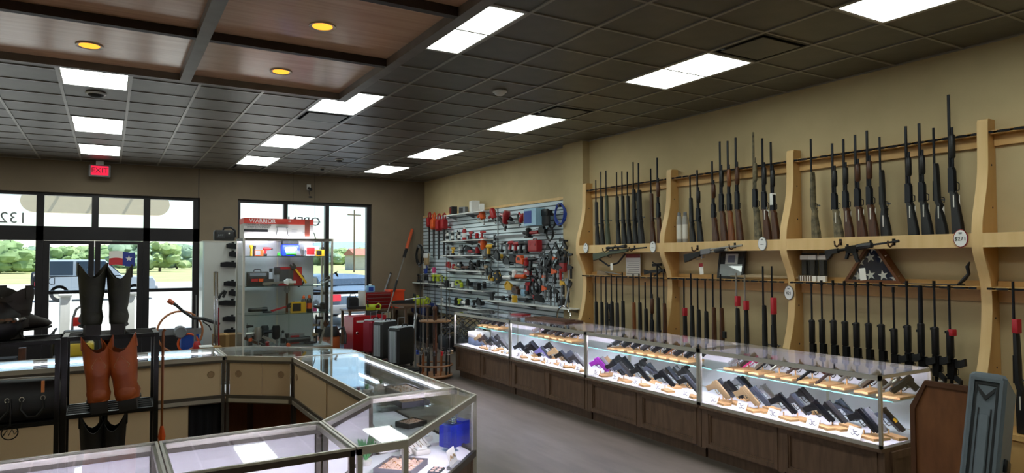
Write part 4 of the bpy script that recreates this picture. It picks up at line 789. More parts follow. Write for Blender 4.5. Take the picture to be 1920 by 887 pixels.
def jewelry_case(label, poly, kinds, lower='beige', shelf=True, knobs=True):
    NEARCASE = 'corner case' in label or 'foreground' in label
    """poly runs counter-clockwise; kinds per edge: g glass front, b clerk side with sliding doors, s seam"""
    t = thing('jewelry_case', label, 'display case', (0, 0, 0), 0, 'island of glass jewellery cases')
    P = inset(poly, .002); n = len(P)
    obj('top_pane', G().prism(inset(P, .006), TOPZ-.008, TOPZ, 'z'), GLASS, t)
    obj('deck', G().prism(inset(P, .03), IDZ-.02, IDZ, 'z'), DECKM, t)
    obj('bottom', G().prism(inset(P, .04), .06, .1, 'z'), BROWNIN, t)
    for i in range(n):
        a, b = P[i], P[(i+1) % n]; kd = kinds[i]; L = (Vector(b)-Vector(a)).length
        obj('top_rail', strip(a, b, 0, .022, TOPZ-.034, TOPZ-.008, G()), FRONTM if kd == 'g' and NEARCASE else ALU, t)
        obj('top_edge', strip(a, b, -.001, .010, TOPZ-.008, TOPZ+.002, G()), ALU, t)
        if kd == 'g':
            obj('front_pane', strip(a, b, .006, .012, IDZ+.012, TOPZ-.034, G(), .012, .012), GLASS, t)
            obj('bottom_rail', strip(a, b, -.001, .02, IDZ-.025, IDZ+.012, G()), ALUD, t)
            obj('front_panel', strip(a, b, .025, .04, .1, IDZ-.025, G()), DARKW, t); obj('liner', strip(a, b, .0405, .045, .1, IDZ-.025, G(), .05, .05), BROWNIN, t); obj('kick_plate', strip(a, b, .06, .07, .0, .1, G()), BLACK, t)
        elif kd == 'b':
            obj('door_rail', strip(a, b, -.003, .024, TOPZ-.055, TOPZ-.034, G()), ALUD, t)
            obj('lower_rail', strip(a, b, -.004, .03, IDZ-.055, IDZ+.012, G()), ALUD, t)
            obj('rail_groove', strip(a, b, -.012, -.004, IDZ-.045, IDZ-.015, G(), .03, .03), ALU, t)
            for k, (e0, e1, o) in enumerate(((.03, L*.5-.02, .008), (L*.5-.02, .03, .016))):
                sd = obj('sliding_door', strip(a, b, o, o+.006, IDZ+.012, TOPZ-.055, G(), e0, e1), BEIGE, t)
                d = (Vector(b)-Vector(a)).normalized(); nn = Vector((d.y, -d.x)); c = Vector(a)+d*(.11 if k == 0 else L-.11)-nn*(o-.0005)
                obj('door_liner', strip(a, b, o+.0065, o+.0075, IDZ+.012, TOPZ-.055, G(), e0, e1), DECKM, sd)
                if knobs: obj('finger_pull', G().lathe([(.028, -.001), (.03, .003), (.024, .003), (.022, .0005)], (c.x, c.y, IDZ+.19), (nn.x, nn.y, 0), 14), mat('pull_ring', '#a78a68', .4), sd)
            if lower == 'beige':
                for k, (e0, e1, o) in enumerate(((.03, L*.5-.02, .02), (L*.5-.02, .03, .028))): obj('lower_door', strip(a, b, o, o+.006, .1, IDZ-.055, G(), e0, e1), BEIGE, t)
            elif lower == 'gap':
                obj('lower_door', strip(a, b, .02, .026, .1, IDZ-.055, G(), .03, .28), BEIGE, t)
            obj('toe_kick', strip(a, b, .05, .06, 0, .1, G()), BLACK, t)
        else:
            obj('seam_panel', strip(a, b, .0, .008, .1, IDZ-.02, G(), .03, .03), BROWNIN, t)
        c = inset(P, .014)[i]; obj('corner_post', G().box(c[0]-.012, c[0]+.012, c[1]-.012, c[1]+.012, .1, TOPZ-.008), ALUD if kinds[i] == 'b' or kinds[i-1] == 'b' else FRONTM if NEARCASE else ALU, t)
    return t
XA, XB, YN0, YN1 = 1.345, 1.93, 2.9, 3.475
near = jewelry_case('nearly empty glass jewellery case in the foreground, left of the corner case', [(.21, YN0), (.94, YN0), (.94, YN1), (.21, YN1)], 'gsbs')
near2 = jewelry_case('glass jewellery case with white deck in the foreground at left edge', [(-1.5, YN0), (.206, YN0), (.206, YN1), (-1.5, YN1)], 'gsbs')
corner = jewelry_case('five sided corner jewellery case holding a blue ring stand', [(.944, YN0), (1.18, YN0), (XB, 3.65), (XB, 3.925), (XA, 3.925), (.944, YN1)], 'gggsbs', lower='open')
side = jewelry_case('long glass jewellery case on right side of the island', [(XB, 3.929), (XB, 5.85), (XA, 5.85), (XA, 3.929)], 'gsbs', lower='open')
fcor = jewelry_case('corner jewellery case at the far right of the island with beige doors', [(XB, 5.854), (XB, 6.1), (1.2, 6.85), (.88, 6.85), (.88, 6.24), (XA, 5.854)], 'gggsbs', lower='open')
far = jewelry_case('glass jewellery case with beige sliding doors on far side of the island', [(.876, 6.85), (-.95, 6.85), (-.95, 6.24), (.876, 6.24)], 'gsbs', lower='gap')
far2 = jewelry_case('glass jewellery case at the far left of the island behind the handbag', [(-.954, 6.85), (-2.8, 6.85), (-2.8, 6.24), (-.954, 6.24)], 'gsbs')
for c_, xy in ((far, (-.9, 6.81, .83, 6.82)), (side, (XB-.03, 4.0, XB-.022, 5.8)), (near, (.25, YN0+.024, .9, YN0+.032)), (near2, (-1.45, YN0+.024, .16, YN0+.032)), (far2, (-2.7, 6.81, -1.0, 6.82)), (corner, None)):
    if c_ is corner:
        obj('light_strip', strip((1.18, YN0), (XB, 3.65), .027, .034, TOPZ-.032, TOPZ-.026, G(), .05, .05), STRIP, corner); obj('light_housing', strip((1.18, YN0), (XB, 3.65), .022, .042, TOPZ-.0255, TOPZ-.01, G(), .03, .03), ALU, corner); continue
    (x0, y0, x1, y1) = xy
    obj('light_strip', G().box(x0, x1, y0, y1, *((TOPZ-.032, TOPZ-.026) if c_ in (near, near2, corner) else (TOPZ-.044, TOPZ-.035))), STRIP if c_ in (near, near2, corner) else STRIP2, c_)
    if c_ in (near, near2, corner): obj('light_housing', G().box(x0-.01, x1+.01, y0-.008, y1+.008, TOPZ-.0255, TOPZ-.01), ALU, c_)
# curtain scrap behind the doors of the far case
o = obj('storage_curtain', G().rings([[(x, 6.30+.012*math.sin(x*90), z) for x in [.60+.012*k for k in range(22)]] for z in (.1, .57)], cap=False, closed=False), BLACKCL, far)

# contents of the corner and side case
PADM = mat('blush_pad', '#d3b3a2', .85, var=.06, scale=30); TRAYM = mat('grey_tray', '#6f6c74', .6); VELV = mat('white_leatherette', '#ddd8d2', .55); GOLD = mat('gold', '#c99a3d', .25, metal=.9); SILV = mat('sterling', '#c4c4c6', .2, metal=.9)
def tray(label, x, y, rz, w, l, m=TRAYM, nx=4, ny=5, name='ring_tray', pad=PADM, z=IDZ):
    t = thing(name, label, 'tray', (x, y, z+.001), rz)
    obj('tray', G().box(-w/2, w/2, -l/2, l/2, 0, .008).box(-w/2, -w/2+.008, -l/2, l/2, .008, .035).box(w/2-.008, w/2, -l/2, l/2, .008, .035).box(-w/2+.008, w/2-.008, -l/2, -l/2+.008, .008, .035).box(-w/2+.008, w/2-.008, l/2-.008, l/2, .008, .035), m, t)
    dx, dy = (w-.02)/nx, (l-.02)/ny
    for i in range(nx):
        for j in range(ny):
            cx, cy = -w/2+.01+dx*(i+.5), -l/2+.01+dy*(j+.5)
            pd = obj('ring_pad', lambda: G().rbox(-dx*.46, dx*.46, -dy*.46, dy*.46, .008, .03, min(dx, dy)*.2), pad, t, key=('pad', w, l, nx, ny), loc=(cx, cy, 0))
            if (i+j) % 2: obj('ring', lambda: G().tube([(0, .009*math.cos(2*PI*k/10), .033+.009*math.sin(2*PI*k/10)) for k in range(10)], .0016, 4, True), GOLD if (i*3+j) % 4 else SILV, pd, key='ringm')
    return t
tray('grey tray of blush pads at the front of the corner case', *at_z(752, 874, IDZ+.02).xy, R(45), .24, .22, nx=5, ny=5)
tray('dark tray of pale ring rolls near the middle of the corner case', *at_z(771, 793, IDZ+.02).xy, R(20), .17, .14, CHARC, 4, 5)
tray('grey tray in the back of corner case beside the seam', *at_z(733, 764, IDZ+.02).xy, R(0), .2, .11, GREY, 3, 2, pad=VELV)
SZ = .862
obj('glass_shelf', G().box(XA+.05, XB-.05, 4.0, 5.8, SZ-.008, SZ), SHELFGLASS, side)
def onsh(px, py): p = at_z(px, py, SZ+.035); return max(XA+.14, min(XB-.15, p.x)), max(4.12, min(5.68, p.y))
tray('long dark tray of rings at the near end of the side case', *onsh(800, 762), 0, .19, .26, SLATE, 3, 5, z=SZ)
tray('grey ring tray in the middle of the side case', *onsh(818, 722), 0, .19, .3, TRAYM, 3, 6, z=SZ)
tray('slate tray with pale pads further up the side case', *onsh(762, 727), R(4), .18, .3, SLATE, 3, 5, pad=VELV, z=SZ)
t = thing('ring_riser', 'bright blue block riser with a smaller block stuck to its side', 'display stand', (*at_z(846, 836, IDZ).xy, IDZ+.001), R(20))
BL = mat('cobalt_block', '#2338c4', .35)
obj('block', G().box(-.055, .055, -.05, .05, 0, .135), BL, t); obj('side_block', G().box(.056, .12, -.045, .055, 0, .145), BL, t)
t = thing('bracelet_display', 'clear ring with cuff bracelet standing on the blue block', 'bracelet', (at_z(846, 836, IDZ).x, at_z(846, 836, IDZ).y, IDZ+.137), R(20))
obj('base', G().box(-.03, .03, -.03, .03, 0, .004), SHELFGLASS, t)
for k, z in enumerate((.008, .02, .032)): obj('cuff', G().tube([(.032*math.cos(2*PI*q/14), .032*math.sin(2*PI*q/14), z) for q in range(14)], .004, 5, True), SILV, t)
t = thing('price_sign', 'white tilted handwritten sign on grey foot in front of the blue block', 'sign', (*at_z(852, 874, IDZ).xy, IDZ+.001), R(45))
obj('foot', G().box(-.075, .075, -.02, .02, 0, .012), GREY, t)
M_ = Matrix.Translation((0, .004, .012)) @ Matrix.Rotation(R(-16), 4, 'X')
sg = obj('card', G().prism([(-.06, 0), (.062, 0), (.058, .085), (-.058, .085)], -.002, .002, 'y'), PAPER, t); sg.matrix_local = M_
lt = obj('lettering', G().tube([(-.045+.009*k, -.004, .04+.012*((k*7) % 5-2)/2) for k in range(11)], .002, 4), mat('gold_ink', '#b08a54', .6), sg)
SUC, SUC2 = mat('succulent_green', '#5b9c62', .6), mat('succulent_pink', '#9c4a62', .6)
def succulent(label, x, y, z, m, h=.09, n=16, s=1.):
    t = thing('succulent', label, 'plant', (x, y, z))
    obj('pot', G().lathe([(.025*s, 0), (.032*s, .025*s), (.028*s, .027*s)], n=12), VELV, t)
    for k in range(n):
        a = 2.4*k; tlt = .25+.6*(k % 4)/4; b = Vector((math.cos(a)*math.sin(tlt), math.sin(a)*math.sin(tlt), math.cos(tlt)))
        obj('leaf', G().tube([Vector((0, 0, .025*s)), Vector((0, 0, .025*s))+b*h*.5, Vector((0, 0, .03*s))+b*h], [.006*s, .008*s, .0015], 5), m, t)
succulent('spiky green artificial plant at the front of the corner case', *at_z(686, 872, IDZ).xy, IDZ+.001, SUC, .12, 22, 1.1)
succulent('pink artificial succulent in the side case', *onsh(672, 729), SZ+.001, SUC2, .03, 16, .9)
succulent('round pale green artificial succulent in the side case beside the pink one', *onsh(688, 727), SZ+.001, mat('succulent_pale', '#8fbf86', .6), .035, 18, .9)
succulent('dark green artificial succulent in the side case, behind the pale one', *onsh(714, 724), SZ+.03, mat('succulent_dark', '#3f7a5c', .6), .03, 18, .8)
t = thing('white_pedestal', 'small white pedestal under the dark green succulent', 'display stand', (*onsh(714, 724), SZ+.001)); obj('block', G().rbox(-.04, .04, -.04, .04, 0, .028, .006), VELV, t)
def tbar(label, x, y, rz, n, m):
    t = thing('bracelet_stand', label, 'display stand', (x, y, IDZ+.001), rz); t.scale = (.75, .75, 1.)
    obj('foot', G().rbox(-.05, .05, -.04, .04, 0, .012, .004), VELV, t); obj('stem', G().cyl((0, 0, .012), (0, 0, .11), .012), VELV, t); obj('arm', G().cyl((-.1, 0, .12), (.1, 0, .12), .02, n=12), VELV, t)
    for k in range(n): obj('bracelet', G().tube([(-.09+.18*k/(n-1), .027*math.cos(2*PI*q/12), .112+.034*math.sin(2*PI*q/12)) for q in range(12)], .0035, 5, True), (m, GOLD, SILV)[k % 3], t)
tbar('white bracelet bar with dark watches beside the seam of the corner case', *at_z(682, 846, IDZ).xy, R(20), 7, BLACK)
tbar('white bracelet bar with gold chains near middle of the corner case', *at_z(716, 848, IDZ).xy, R(15), 8, GOLD)
t = thing('pendant_ramp', 'long white sloping pendant ramp on a grey foot in corner case', 'display stand', (*at_z(779, 846, IDZ).xy, IDZ+.001), R(36))
obj('foot', G().box(-.13, .13, -.035, .03, 0, .008), GREY, t); obj('ramp', G().prism([(-.03, .008), (.028, .008), (.028, .06)], -.125, .125, 'x'), VELV, t)
for k in range(6): obj('chain', G().tube([(-.1+.04*k, -.022, .016), (-.1+.04*k, 0, .036), (-.1+.04*k, .02, .055)], .0018, 4), (GOLD, SILV)[k % 2], t)
for k, (x, y, lb) in enumerate(((1.62, 3.78, 'white square ring box at the back of the corner case'), (1.75, 4.04, 'white square ring box at the near end of side case'), (1.45, 4.15, 'white slanted ring box beside the inner rail of side case'))):
    t = thing('ring_box', lb, 'box', (x, y, IDZ+.001), R(12*k)); obj('box', G().rbox(-.05, .05, -.04, .04, 0, .03, .006), VELV, t); obj('insert', G().rbox(-.036, .036, -.028, .028, .03, .038, .004), PAPER, t); obj('ring', G().tube([(0, .01*math.cos(2*PI*q/10), .042+.01*math.sin(2*PI*q/10)) for q in range(10)], .002, 4, True), GOLD, t)
t = thing('acrylic_column', 'clear square acrylic column standing behind the blue block', 'display stand', (1.80, 3.75, IDZ+.001)); obj('column', G().box(-.03, .03, -.03, .03, 0, .26), SHELFGLASS, t); obj('base', G().box(-.04, .04, -.04, .04, 0, .006), SHELFGLASS, t)
t = thing('coin_tray', 'small dark tray with pale discs at the front glass of the corner case', 'tray', (*at_z(818, 884, IDZ).xy, IDZ+.001), R(45)); obj('tray', G().rbox(-.05, .05, -.035, .035, 0, .01, .004), SLATE, t)
for k in range(6): obj('disc', G().lathe([(.01, .01), (.011, .012), (.0, .0125)], (-.032+.032*(k % 3), -.016+.03*(k//3), 0), n=10), PADM, t)
t = thing('wall_plate', 'brown oval lid lying in the near foreground case', 'dish', at_z(288, 884, IDZ+.001)); obj('dish', G().lathe([(.0, 0), (.09, .0), (.1, .012), (.085, .01), (.0, .006)], n=20), mat('taupe_dish', '#8d8074', .5), t); obj('knob', G().lathe([(.012, .006), (.014, .02), (.0, .024)], n=10), GREY, t)

# ------------------------------------------------------------------ shoe rack inside the island
RK = 4.25; sr0 = at_y(122, 622, RK); sr1 = at_y(294, 616, RK); ZA = 1.39; ZBt = .985; XR0, XR1 = sr0.x, sr1.x
t = thing('shoe_rack', 'black tubular shoe rack with tall boots in front of the island back', 'rack', (0, 0, 0))
for x in (XR0, XR1):
    for y in (RK, RK+.30): obj('upright', G().box(x-.012, x+.012, y-.012, y+.012, .0, ZA), BLACKM, t)
for z in (ZA, ZBt, .5):
    for k in range(5): obj('slat_tube', G().cyl((XR0, RK+.03+.06*k, z-.012), (XR1, RK+.03+.06*k, z-.012), .008, n=8), BLACKM, t)
    for x in (XR0, XR1): obj('end_bar', G().box(x-.012, x+.012, RK, RK+.30, z-.022, z-.004), ALUD if z == ZA else BLACKM, t)
    for y in (RK, RK+.30): obj('front_bar', G().box(XR0, XR1, y-.008, y+.008, z-.024, z-.002), BLACKM, t)
t = thing('bag_rack', 'black tubular rack beside the boots carrying the handbag and a short boot', 'rack', (0, 0, 0))
XQ = XR0-.03
for x in (XQ, XQ-.72):
    for y in (RK, RK+.30): obj('upright', G().box(x-.011, x+.011, y-.012, y+.012, 0, 1.38), BLACKM, t)
for z in (1.38, .965, .48):
    for k in range(5): obj('slat_tube', G().cyl((XQ-.72, RK+.03+.06*k, z-.012), (XQ, RK+.03+.06*k, z-.012), .008, n=8), BLACKM, t)
    for y in (RK, RK+.30): obj('front_bar', G().box(XQ-.72, XQ, y-.008, y+.008, z-.024, z-.002), BLACKM, t)
LEA, LEAT, SOLE = mat('tan_boot_leather', '#a8521f', .45, second='#8a3d15', scale=9, bump=.15), mat('dark_boot_leather', '#2f2f22', .55, second='#1e211b', scale=9, bump=.15), mat('boot_sole', '#16110e', .6)
def boot(label, loc, rz, m, H=.40, fold=True, lean=0., low=None, w=1.):
    t = thing('cowboy_boot', label, 'boot', loc, (0, lean, rz), 'cowboy boots on the rack')
    n = 20; rs = []
    # +Y local is the toe; shaft rises over the heel at the origin
    q_ = H/.405; prof = [(.046, .062, .02), (.05, .068, .06), (.046, .06, .10), (.048, .064, .15*q_), (.055, .072, .22*q_), (.06, .078, .30*q_), (.063, .082, H-.04), (.065, .084, H)]
    for k, (rx, ry, z) in enumerate(prof):
        ring = []
        for q in range(n):
            a = 2*PI*q/n; dip = 0
            if k == len(prof)-1: dip = (-.075*abs(math.sin(a))**3+.02*abs(math.cos(a))**3)*min(1, q_)
            if k == len(prof)-2: dip = -.05*abs(math.sin(a))**3*min(1, q_)
            wr = .003*math.sin(3*a+k*2) if fold and k in (1, 2, 3) else 0
            ring.append(((rx+wr)*w*math.cos(a), (ry+wr)*math.sin(a)+.01, z+dip))
        rs.append(ring)
    inner = [[((x*.93), (y-.01)*.93+.01, z) for x, y, z in rs[-1]], [((x*.9), (y-.01)*.9+.01, z-.12*q_) for x, y, z in rs[-2]]]
    obj('shaft', G().rings(rs+inner), m, t, smooth=70)
    foot = []
    for (y, rx, rz_, zc) in ((-.055, .026, .03, .055), (-.03, .04, .05, .06), (.03, .045, .055, .062), (.09, .048, .042, .048), (.15, .044, .03, .036), (.2, .03, .022, .03), (.235, .012, .012, .024)):
        foot.append([(rx*w*math.cos(2*PI*q/14), y, max(.008, zc+rz_*math.sin(2*PI*q/14))) for q in range(14)])
    obj('vamp', G().rings(foot), m if not low else low, t, smooth=70)
    obj('sole', G().prism([(-.034*w, .02), (.034*w, .02), (.046*w, .1), (.04*w, .17), (.012, .24), (-.012, .24), (-.04*w, .17), (-.046*w, .1)], .0, .01, 'z'), SOLE, t)
    obj('heel', G().prism([(-.034*w, -.06), (.034*w, -.06), (.036*w, .015), (-.036*w, .015)], -.035, .022, 'z'), SOLE, t)
    for sx in (-1, 1): obj('pull_strap', G().box(sx*.064*w-.003, sx*.064*w+.003, -.012, .03, H-.05, H+.022), m, t)
    if m is LEA: obj('stitching', G().tube([(.0, -.062, .16), (.03*w, -.055, .21), (.0, -.07, .27), (-.03*w, -.055, .21)], .0018, 4, True), mat('stitch', '#a9825a', .7), t)
    return t
def standing(px, py, z, y): p = at_y(px, py, y); return (p.x, y, z)
def place(px, Y, z): return (at_y(px, 600, Y).x, Y, z)
boot('dark tall cowboy boot on the top of the rack, left of the dark pair', place(172, RK+.03, ZA+.036), R(8), LEAT, .33, w=1.05)
boot('dark tall cowboy boot on the top of the rack, right of the dark pair', place(222, RK+.03, ZA+.036), R(-4), LEAT, .32, w=.95)
boot('tan leather cowboy boot on the middle shelf, left of the tan pair', place(188, RK-.01, ZBt+.036), R(4), LEA, .345, lean=R(-2), w=1.12)
boot('tan leather cowboy boot on the middle shelf, right of the tan pair', place(243, RK-.01, ZBt+.036), R(-6), LEA, .345, lean=R(-8), w=1.25)
BKB = mat('black_boot_leather', '#141312', .5, bump=.1, scale=10)
boot('black boot on the lowest shelf under the tan pair, left one', place(178, RK+.1, .536), R(3), BKB, .40)
boot('black furred boot on the lowest shelf under the tan pair, right one', place(216, RK+.1, .536), R(-5), BKB, .40)
boot('short dark work boot at far left on the rack top, toe to the right', place(26, RK+.16, 1.417), R(-38), mat('work_boot', '#2a241f', .6, bump=.1), .22, w=1.2)
pk = at_y(9, 590, RK+.2); t = thing('sports_helmet', 'dark sports helmet with chrome visor at the left edge above the rack', 'helmet', (at_y(-6, 600, RK+.15).x, RK+.15, 1.382))
obj('shell', G().lathe([(.09, 0), (.115, .06), (.11, .13), (.07, .19), (.0, .205)], n=18), BLACK, t, smooth=70); obj('visor', G().tube([(.117*math.cos(a), .117*math.sin(a), .1) for a in [-1.6+.2*k for k in range(10)]], .014, 6), CHROME, t); obj('chin_strap', G().tube([(.1, -.02, .03), (.12, -.02, -.0), (.09, .0, .004)], .006), CHARC, t)
BAG = mat('black_bag_leather', '#0e0d0f', .5, bump=.1, scale=14)
pb = at_y(45, 760, RK+.12); t = thing('handbag', 'black leather handbag with small orange tab lying on the rack shelf', 'bag', (at_y(42, 760, RK+.14).x, RK+.14, .967))
obj('body', G().rings([[(-.17+i, -.09+i*.5, 0), (.155-i, -.09+i*.5, 0), (.155-i, .09-i*.5, 0), (-.17+i, .09-i*.5, 0)] for i in (.015,)]+[[(-.18, -.1, .04), (.175, -.1, .04), (.175, .1, .04), (-.18, .1, .04)], [(-.17, -.09, .12), (.17, -.09, .12), (.17, .09, .12), (-.17, .09, .12)], [(-.16, -.05, .185), (.16, -.05, .185), (.16, .05, .185), (-.16, .05, .185)], [(-.155, -.02, .20), (.155, -.02, .195), (.155, .02, .195), (-.155, .02, .20)]]), BAG, t, smooth=60)
obj('zip', G().tube([(-.155, 0, .203), (0, .004, .206), (.155, 0, .199)], .004), ALU, t); obj('tab', G().box(.085, .1, -.082, -.074, .135, .195), mat('amber_tab', '#d07a20', .4), t)
for sx in (-.1, .05): obj('handle', G().tube([(sx-.045, -.099, .10), (sx-.05, -.11, .06), (sx-.02, -.118, .02), (sx+.02, -.118, .02), (sx+.05, -.11, .06), (sx+.045, -.099, .10)], .007), BAG, t)
for x in (-.15, -.055, .005, .095): obj('ring', G().tube([(x+.01*math.cos(2*PI*q/10), -.101, .11+.012*math.sin(2*PI*q/10)) for q in range(10)], .0022, 4, True), ALU, t)
obj('end_pocket', G().rbox(.165, .195, -.05, .05, .02, .09, .012), BAG, t)
t = thing('ring_charm', 'black openwork round charm hanging below the handbag', 'charm', at_y(18, 812, RK+.0-.02))
obj('hoop', G().tube([(.034*math.cos(2*PI*q/18), 0, .034*math.sin(2*PI*q/18)) for q in range(18)], .003, 5, True), BLACKM, t); obj('monogram', G().tube([(-.026, 0, -.01), (-.01, 0, .016), (-.004, 0, -.012), (.01, 0, .018), (.02, 0, -.01), (.03, 0, .004)], .003, 4), BLACKM, t); obj('cord', G().tube([(0, 0, .034), (.004, 0, .10), (0, 0, .17)], .005, 5), BAG, t)
t = thing('walking_cane', 'thin wooden walking cane with fringe hanging beside the shoe rack', 'cane', (XR1+.035, RK+.05, 0)); obj('shaft', G().cyl((0, 0, .74), (0, 0, 1.36), .006, .008, 8), HONEY, t); obj('fringe', G().lathe([(.012, .76), (.02, .8), (.008, .86)], n=8), ORANGE, t); obj('handle', G().tube([(0, 0, 1.36), (0, 0, 1.385), (.01, 0, 1.40)], .008), HONEY, t); obj('tip', G().cyl((0, 0, 0), (0, 0, .74), .006, n=6), HONEY, t)
# ------------------------------------------------------------------ small tools
def T(kind, label, loc, rz, c1, c2=None, s=1., rot=None, group=None, hang=False):
    """one tool or pack; local x runs along the thing, z up, y is its thickness"""
    c2 = c2 or BLACK
    t = thing(kind, label, {'drill': 'drill', 'grinder': 'grinder', 'circular_saw': 'saw', 'sander': 'sander', 'jigsaw': 'saw', 'hedge_trimmer': 'trimmer', 'spray_can': 'can', 'bottle': 'bottle', 'cord_coil': 'cord', 'carton': 'box', 'nail_gun': 'nail gun', 'clamp': 'clamp', 'hook_bar': 'clamp', 'battery': 'battery', 'tape_measure': 'tape measure', 'pouch': 'pouch', 'tool_case': 'case', 'wrench': 'wrench', 'chainsaw': 'chainsaw', 'hand_saw': 'saw', 'flashlight': 'torch', 'radio': 'radio', 'hammer': 'hammer'}.get(kind, kind.replace('_', ' ')), loc, rot or (0, 0, rz), group)
    t.scale = (s, s, s); K = (kind,)
    if kind == 'drill':
        obj('body', lambda: G().lathe([(.02, -.09), (.03, -.08), (.033, .02), (.024, .07), (.02, .08)], (0, 0, .16), (1, 0, 0), 12), c1, t, key=K+('b',)); obj('chuck', lambda: G().lathe([(.019, .08), (.018, .11), (.01, .125)], (0, 0, .16), (1, 0, 0), 10), c2, t, key=K+('c',))
        obj('handle', lambda: G().prism([(-.06, .14), (-.01, .14), (-.02, .05), (-.075, .05)], -.017, .017, 'y', .004), c1, t, key=K+('h',)); obj('battery', lambda: G().rbox(-.095, .0, -.03, .03, .0, .05, .008), c2, t, key=K+('p',))
    elif kind == 'grinder':
        obj('body', lambda: G().lathe([(.022, -.15), (.027, -.13), (.027, .02), (.034, .05), (.03, .09)], (0, 0, .06), (1, 0, 0), 12), c1, t, key=K+('b',)); obj('disc_guard', lambda: G().lathe([(.0, -.005), (.062, -.005), (.062, .012), (.0, .02)], (.09, 0, .02), n=16), c2, t, key=K+('g',)); obj('side_handle', lambda: G().cyl((.07, .03, .06), (.07, .13, .07), .014), c2, t, key=K+('s',))
    elif kind == 'circular_saw':
        obj('guard', lambda: G().prism([(.085*math.cos(PI*k/12), .09+.085*math.sin(PI*k/12)) for k in range(13)]+[(-.085, .07), (.085, .07)], -.018, .018, 'y'), c1, t, key=K+('g',)); obj('blade', lambda: G().lathe([(.0, -.002), (.08, -.001), (.08, .001), (.0, .002)], (0, .0, .075), (0, 1, 0), 20), STEEL, t, key=K+('b',))
        obj('motor', lambda: G().cyl((0, .02, .1), (0, .1, .1), .04), c2, t, key=K+('m',)); obj('base_plate', lambda: G().box(-.13, .12, -.05, .06, .055, .06), STEEL, t, key=K+('p',)); obj('handle', lambda: G().tube([(-.02, .01, .17), (-.08, .01, .19), (-.14, .01, .14), (-.12, .01, .09)], .016, 8), c1, t, key=K+('h',))
    elif kind == 'sander':
        obj('body', lambda: G().lathe([(.045, .03), (.05, .05), (.042, .1), (.05, .13), (.03, .155), (.0, .16)], n=14), c1, t, key=K+('b',)); obj('pad', lambda: G().rbox(-.06, .06, -.055, .055, 0, .03, .01), c2, t, key=K+('p',)); obj('dust_bag', lambda: G().lathe([(.018, .03), (.03, .06), (.03, .14), (.015, .16)], (0, 0, .06), (-1, 0, .2), 10), c2, t, key=K+('d',))
    elif kind == 'jigsaw':
        obj('body', lambda: G().prism([(-.1, .06), (.08, .04), (.09, .12), (.05, .13), (.03, .17), (-.08, .17), (-.11, .12)], -.03, .03, 'y', .006), c1, t, key=K+('b',)); obj('grip_hole', lambda: G().prism([(-.07, .10), (.02, .10), (.0, .14), (-.06, .14)], -.0315, .0315, 'y'), c2, t, key=K+('g',)); obj('shoe', lambda: G().box(-.04, .11, -.04, .04, .03, .036), STEEL, t, key=K+('s',)); obj('blade', lambda: G().box(.06, .066, -.002, .002, -.03, .03), STEEL, t, key=K+('l',))
    elif kind in ('hedge_trimmer', 'chainsaw'):
        L = .5 if kind == 'hedge_trimmer' else .36
        obj('body', lambda: G().rbox(-.12, .06, -.05, .05, 0, .11, .02), c1, t, key=K+('b',)); obj('blade_bar', lambda: G().prism([(.06, .02), (L, .03), (L+.03, .05), (L, .07), (.06, .08)], -.006, .006, 'y'), c2, t, key=K+('l',)); obj('front_handle', lambda: G().tube([(.02, -.05, .06), (.03, -.06, .17), (.03, .06, .17), (.02, .05, .06)], .012, 8), c1 if kind == 'hedge_trimmer' else c2, t, key=K+('f',)); obj('rear_handle', lambda: G().tube([(-.11, 0, .09), (-.17, 0, .12), (-.21, 0, .08), (-.19, 0, .02), (-.11, 0, .02)], .014, 8), c1, t, key=K+('r',))
    elif kind in ('spray_can', 'bottle'):
        obj('body', lambda: G().lathe([(.03, 0), (.033, .005), (.033, .15), (.022, .17), (.014, .175)], n=14), c1, t, key=K+('b',)); obj('cap', lambda: G().lathe([(.016, .17), (.018, .2), (.008, .215)], n=10), c2, t, key=K+('c',)); obj('label_band', lambda: G().lathe([(.0335, .04), (.0338, .11)], n=14), c2, t, key=K+('l',))
    elif kind == 'cord_coil':
        obj('coil', lambda: G().tube([(((.09+.008*(q//16))*math.cos(2*PI*q/16)), .012*math.sin(q*.7), .1+(.11+.006*(q//16))*math.sin(2*PI*q/16)) for q in range(64)], .009, 6), c1, t, key=K+('c',)); obj('plug', lambda: G().rbox(-.015, .015, -.015, .015, -.05, .0, .004), c2, t, key=K+('p',)); obj('tie', lambda: G().cyl((-.02, 0, .21), (.02, 0, .21), .025), c2, t, key=K+('t',))
    elif kind == 'carton':
        obj('box', lambda: G().box(-.1, .1, -.05, .05, 0, .15), c1, t, key=K+('b',)); obj('print_panel', lambda: G().box(-.09, .03, -.0515, -.05, .02, .13), c2, t, key=K+('p',)); obj('flap_seam', lambda: G().box(-.1, .1, -.002, .002, .15, .1512), c2, t, key=K+('f',))
    elif kind == 'nail_gun':
        obj('body', lambda: G().lathe([(.03, -.02), (.042, .0), (.045, .1), (.035, .13)], (0, 0, .1), (0, 0, 1), 12), c1, t, key=K+('b',)); obj('handle', lambda: G().cyl((0, 0, .17), (-.13, 0, .16), .02, .018), c1, t, key=K+('h',)); obj('magazine', lambda: G().prism([(.015, .02), (.03, .05), (-.14, .13), (-.15, .1)], -.012, .012, 'y'), c2, t, key=K+('m',)); obj('nose', lambda: G().cyl((.0, 0, .1), (.01, 0, .0), .014), STEEL, t, key=K+('n',))
    elif kind in ('clamp', 'hook_bar'):
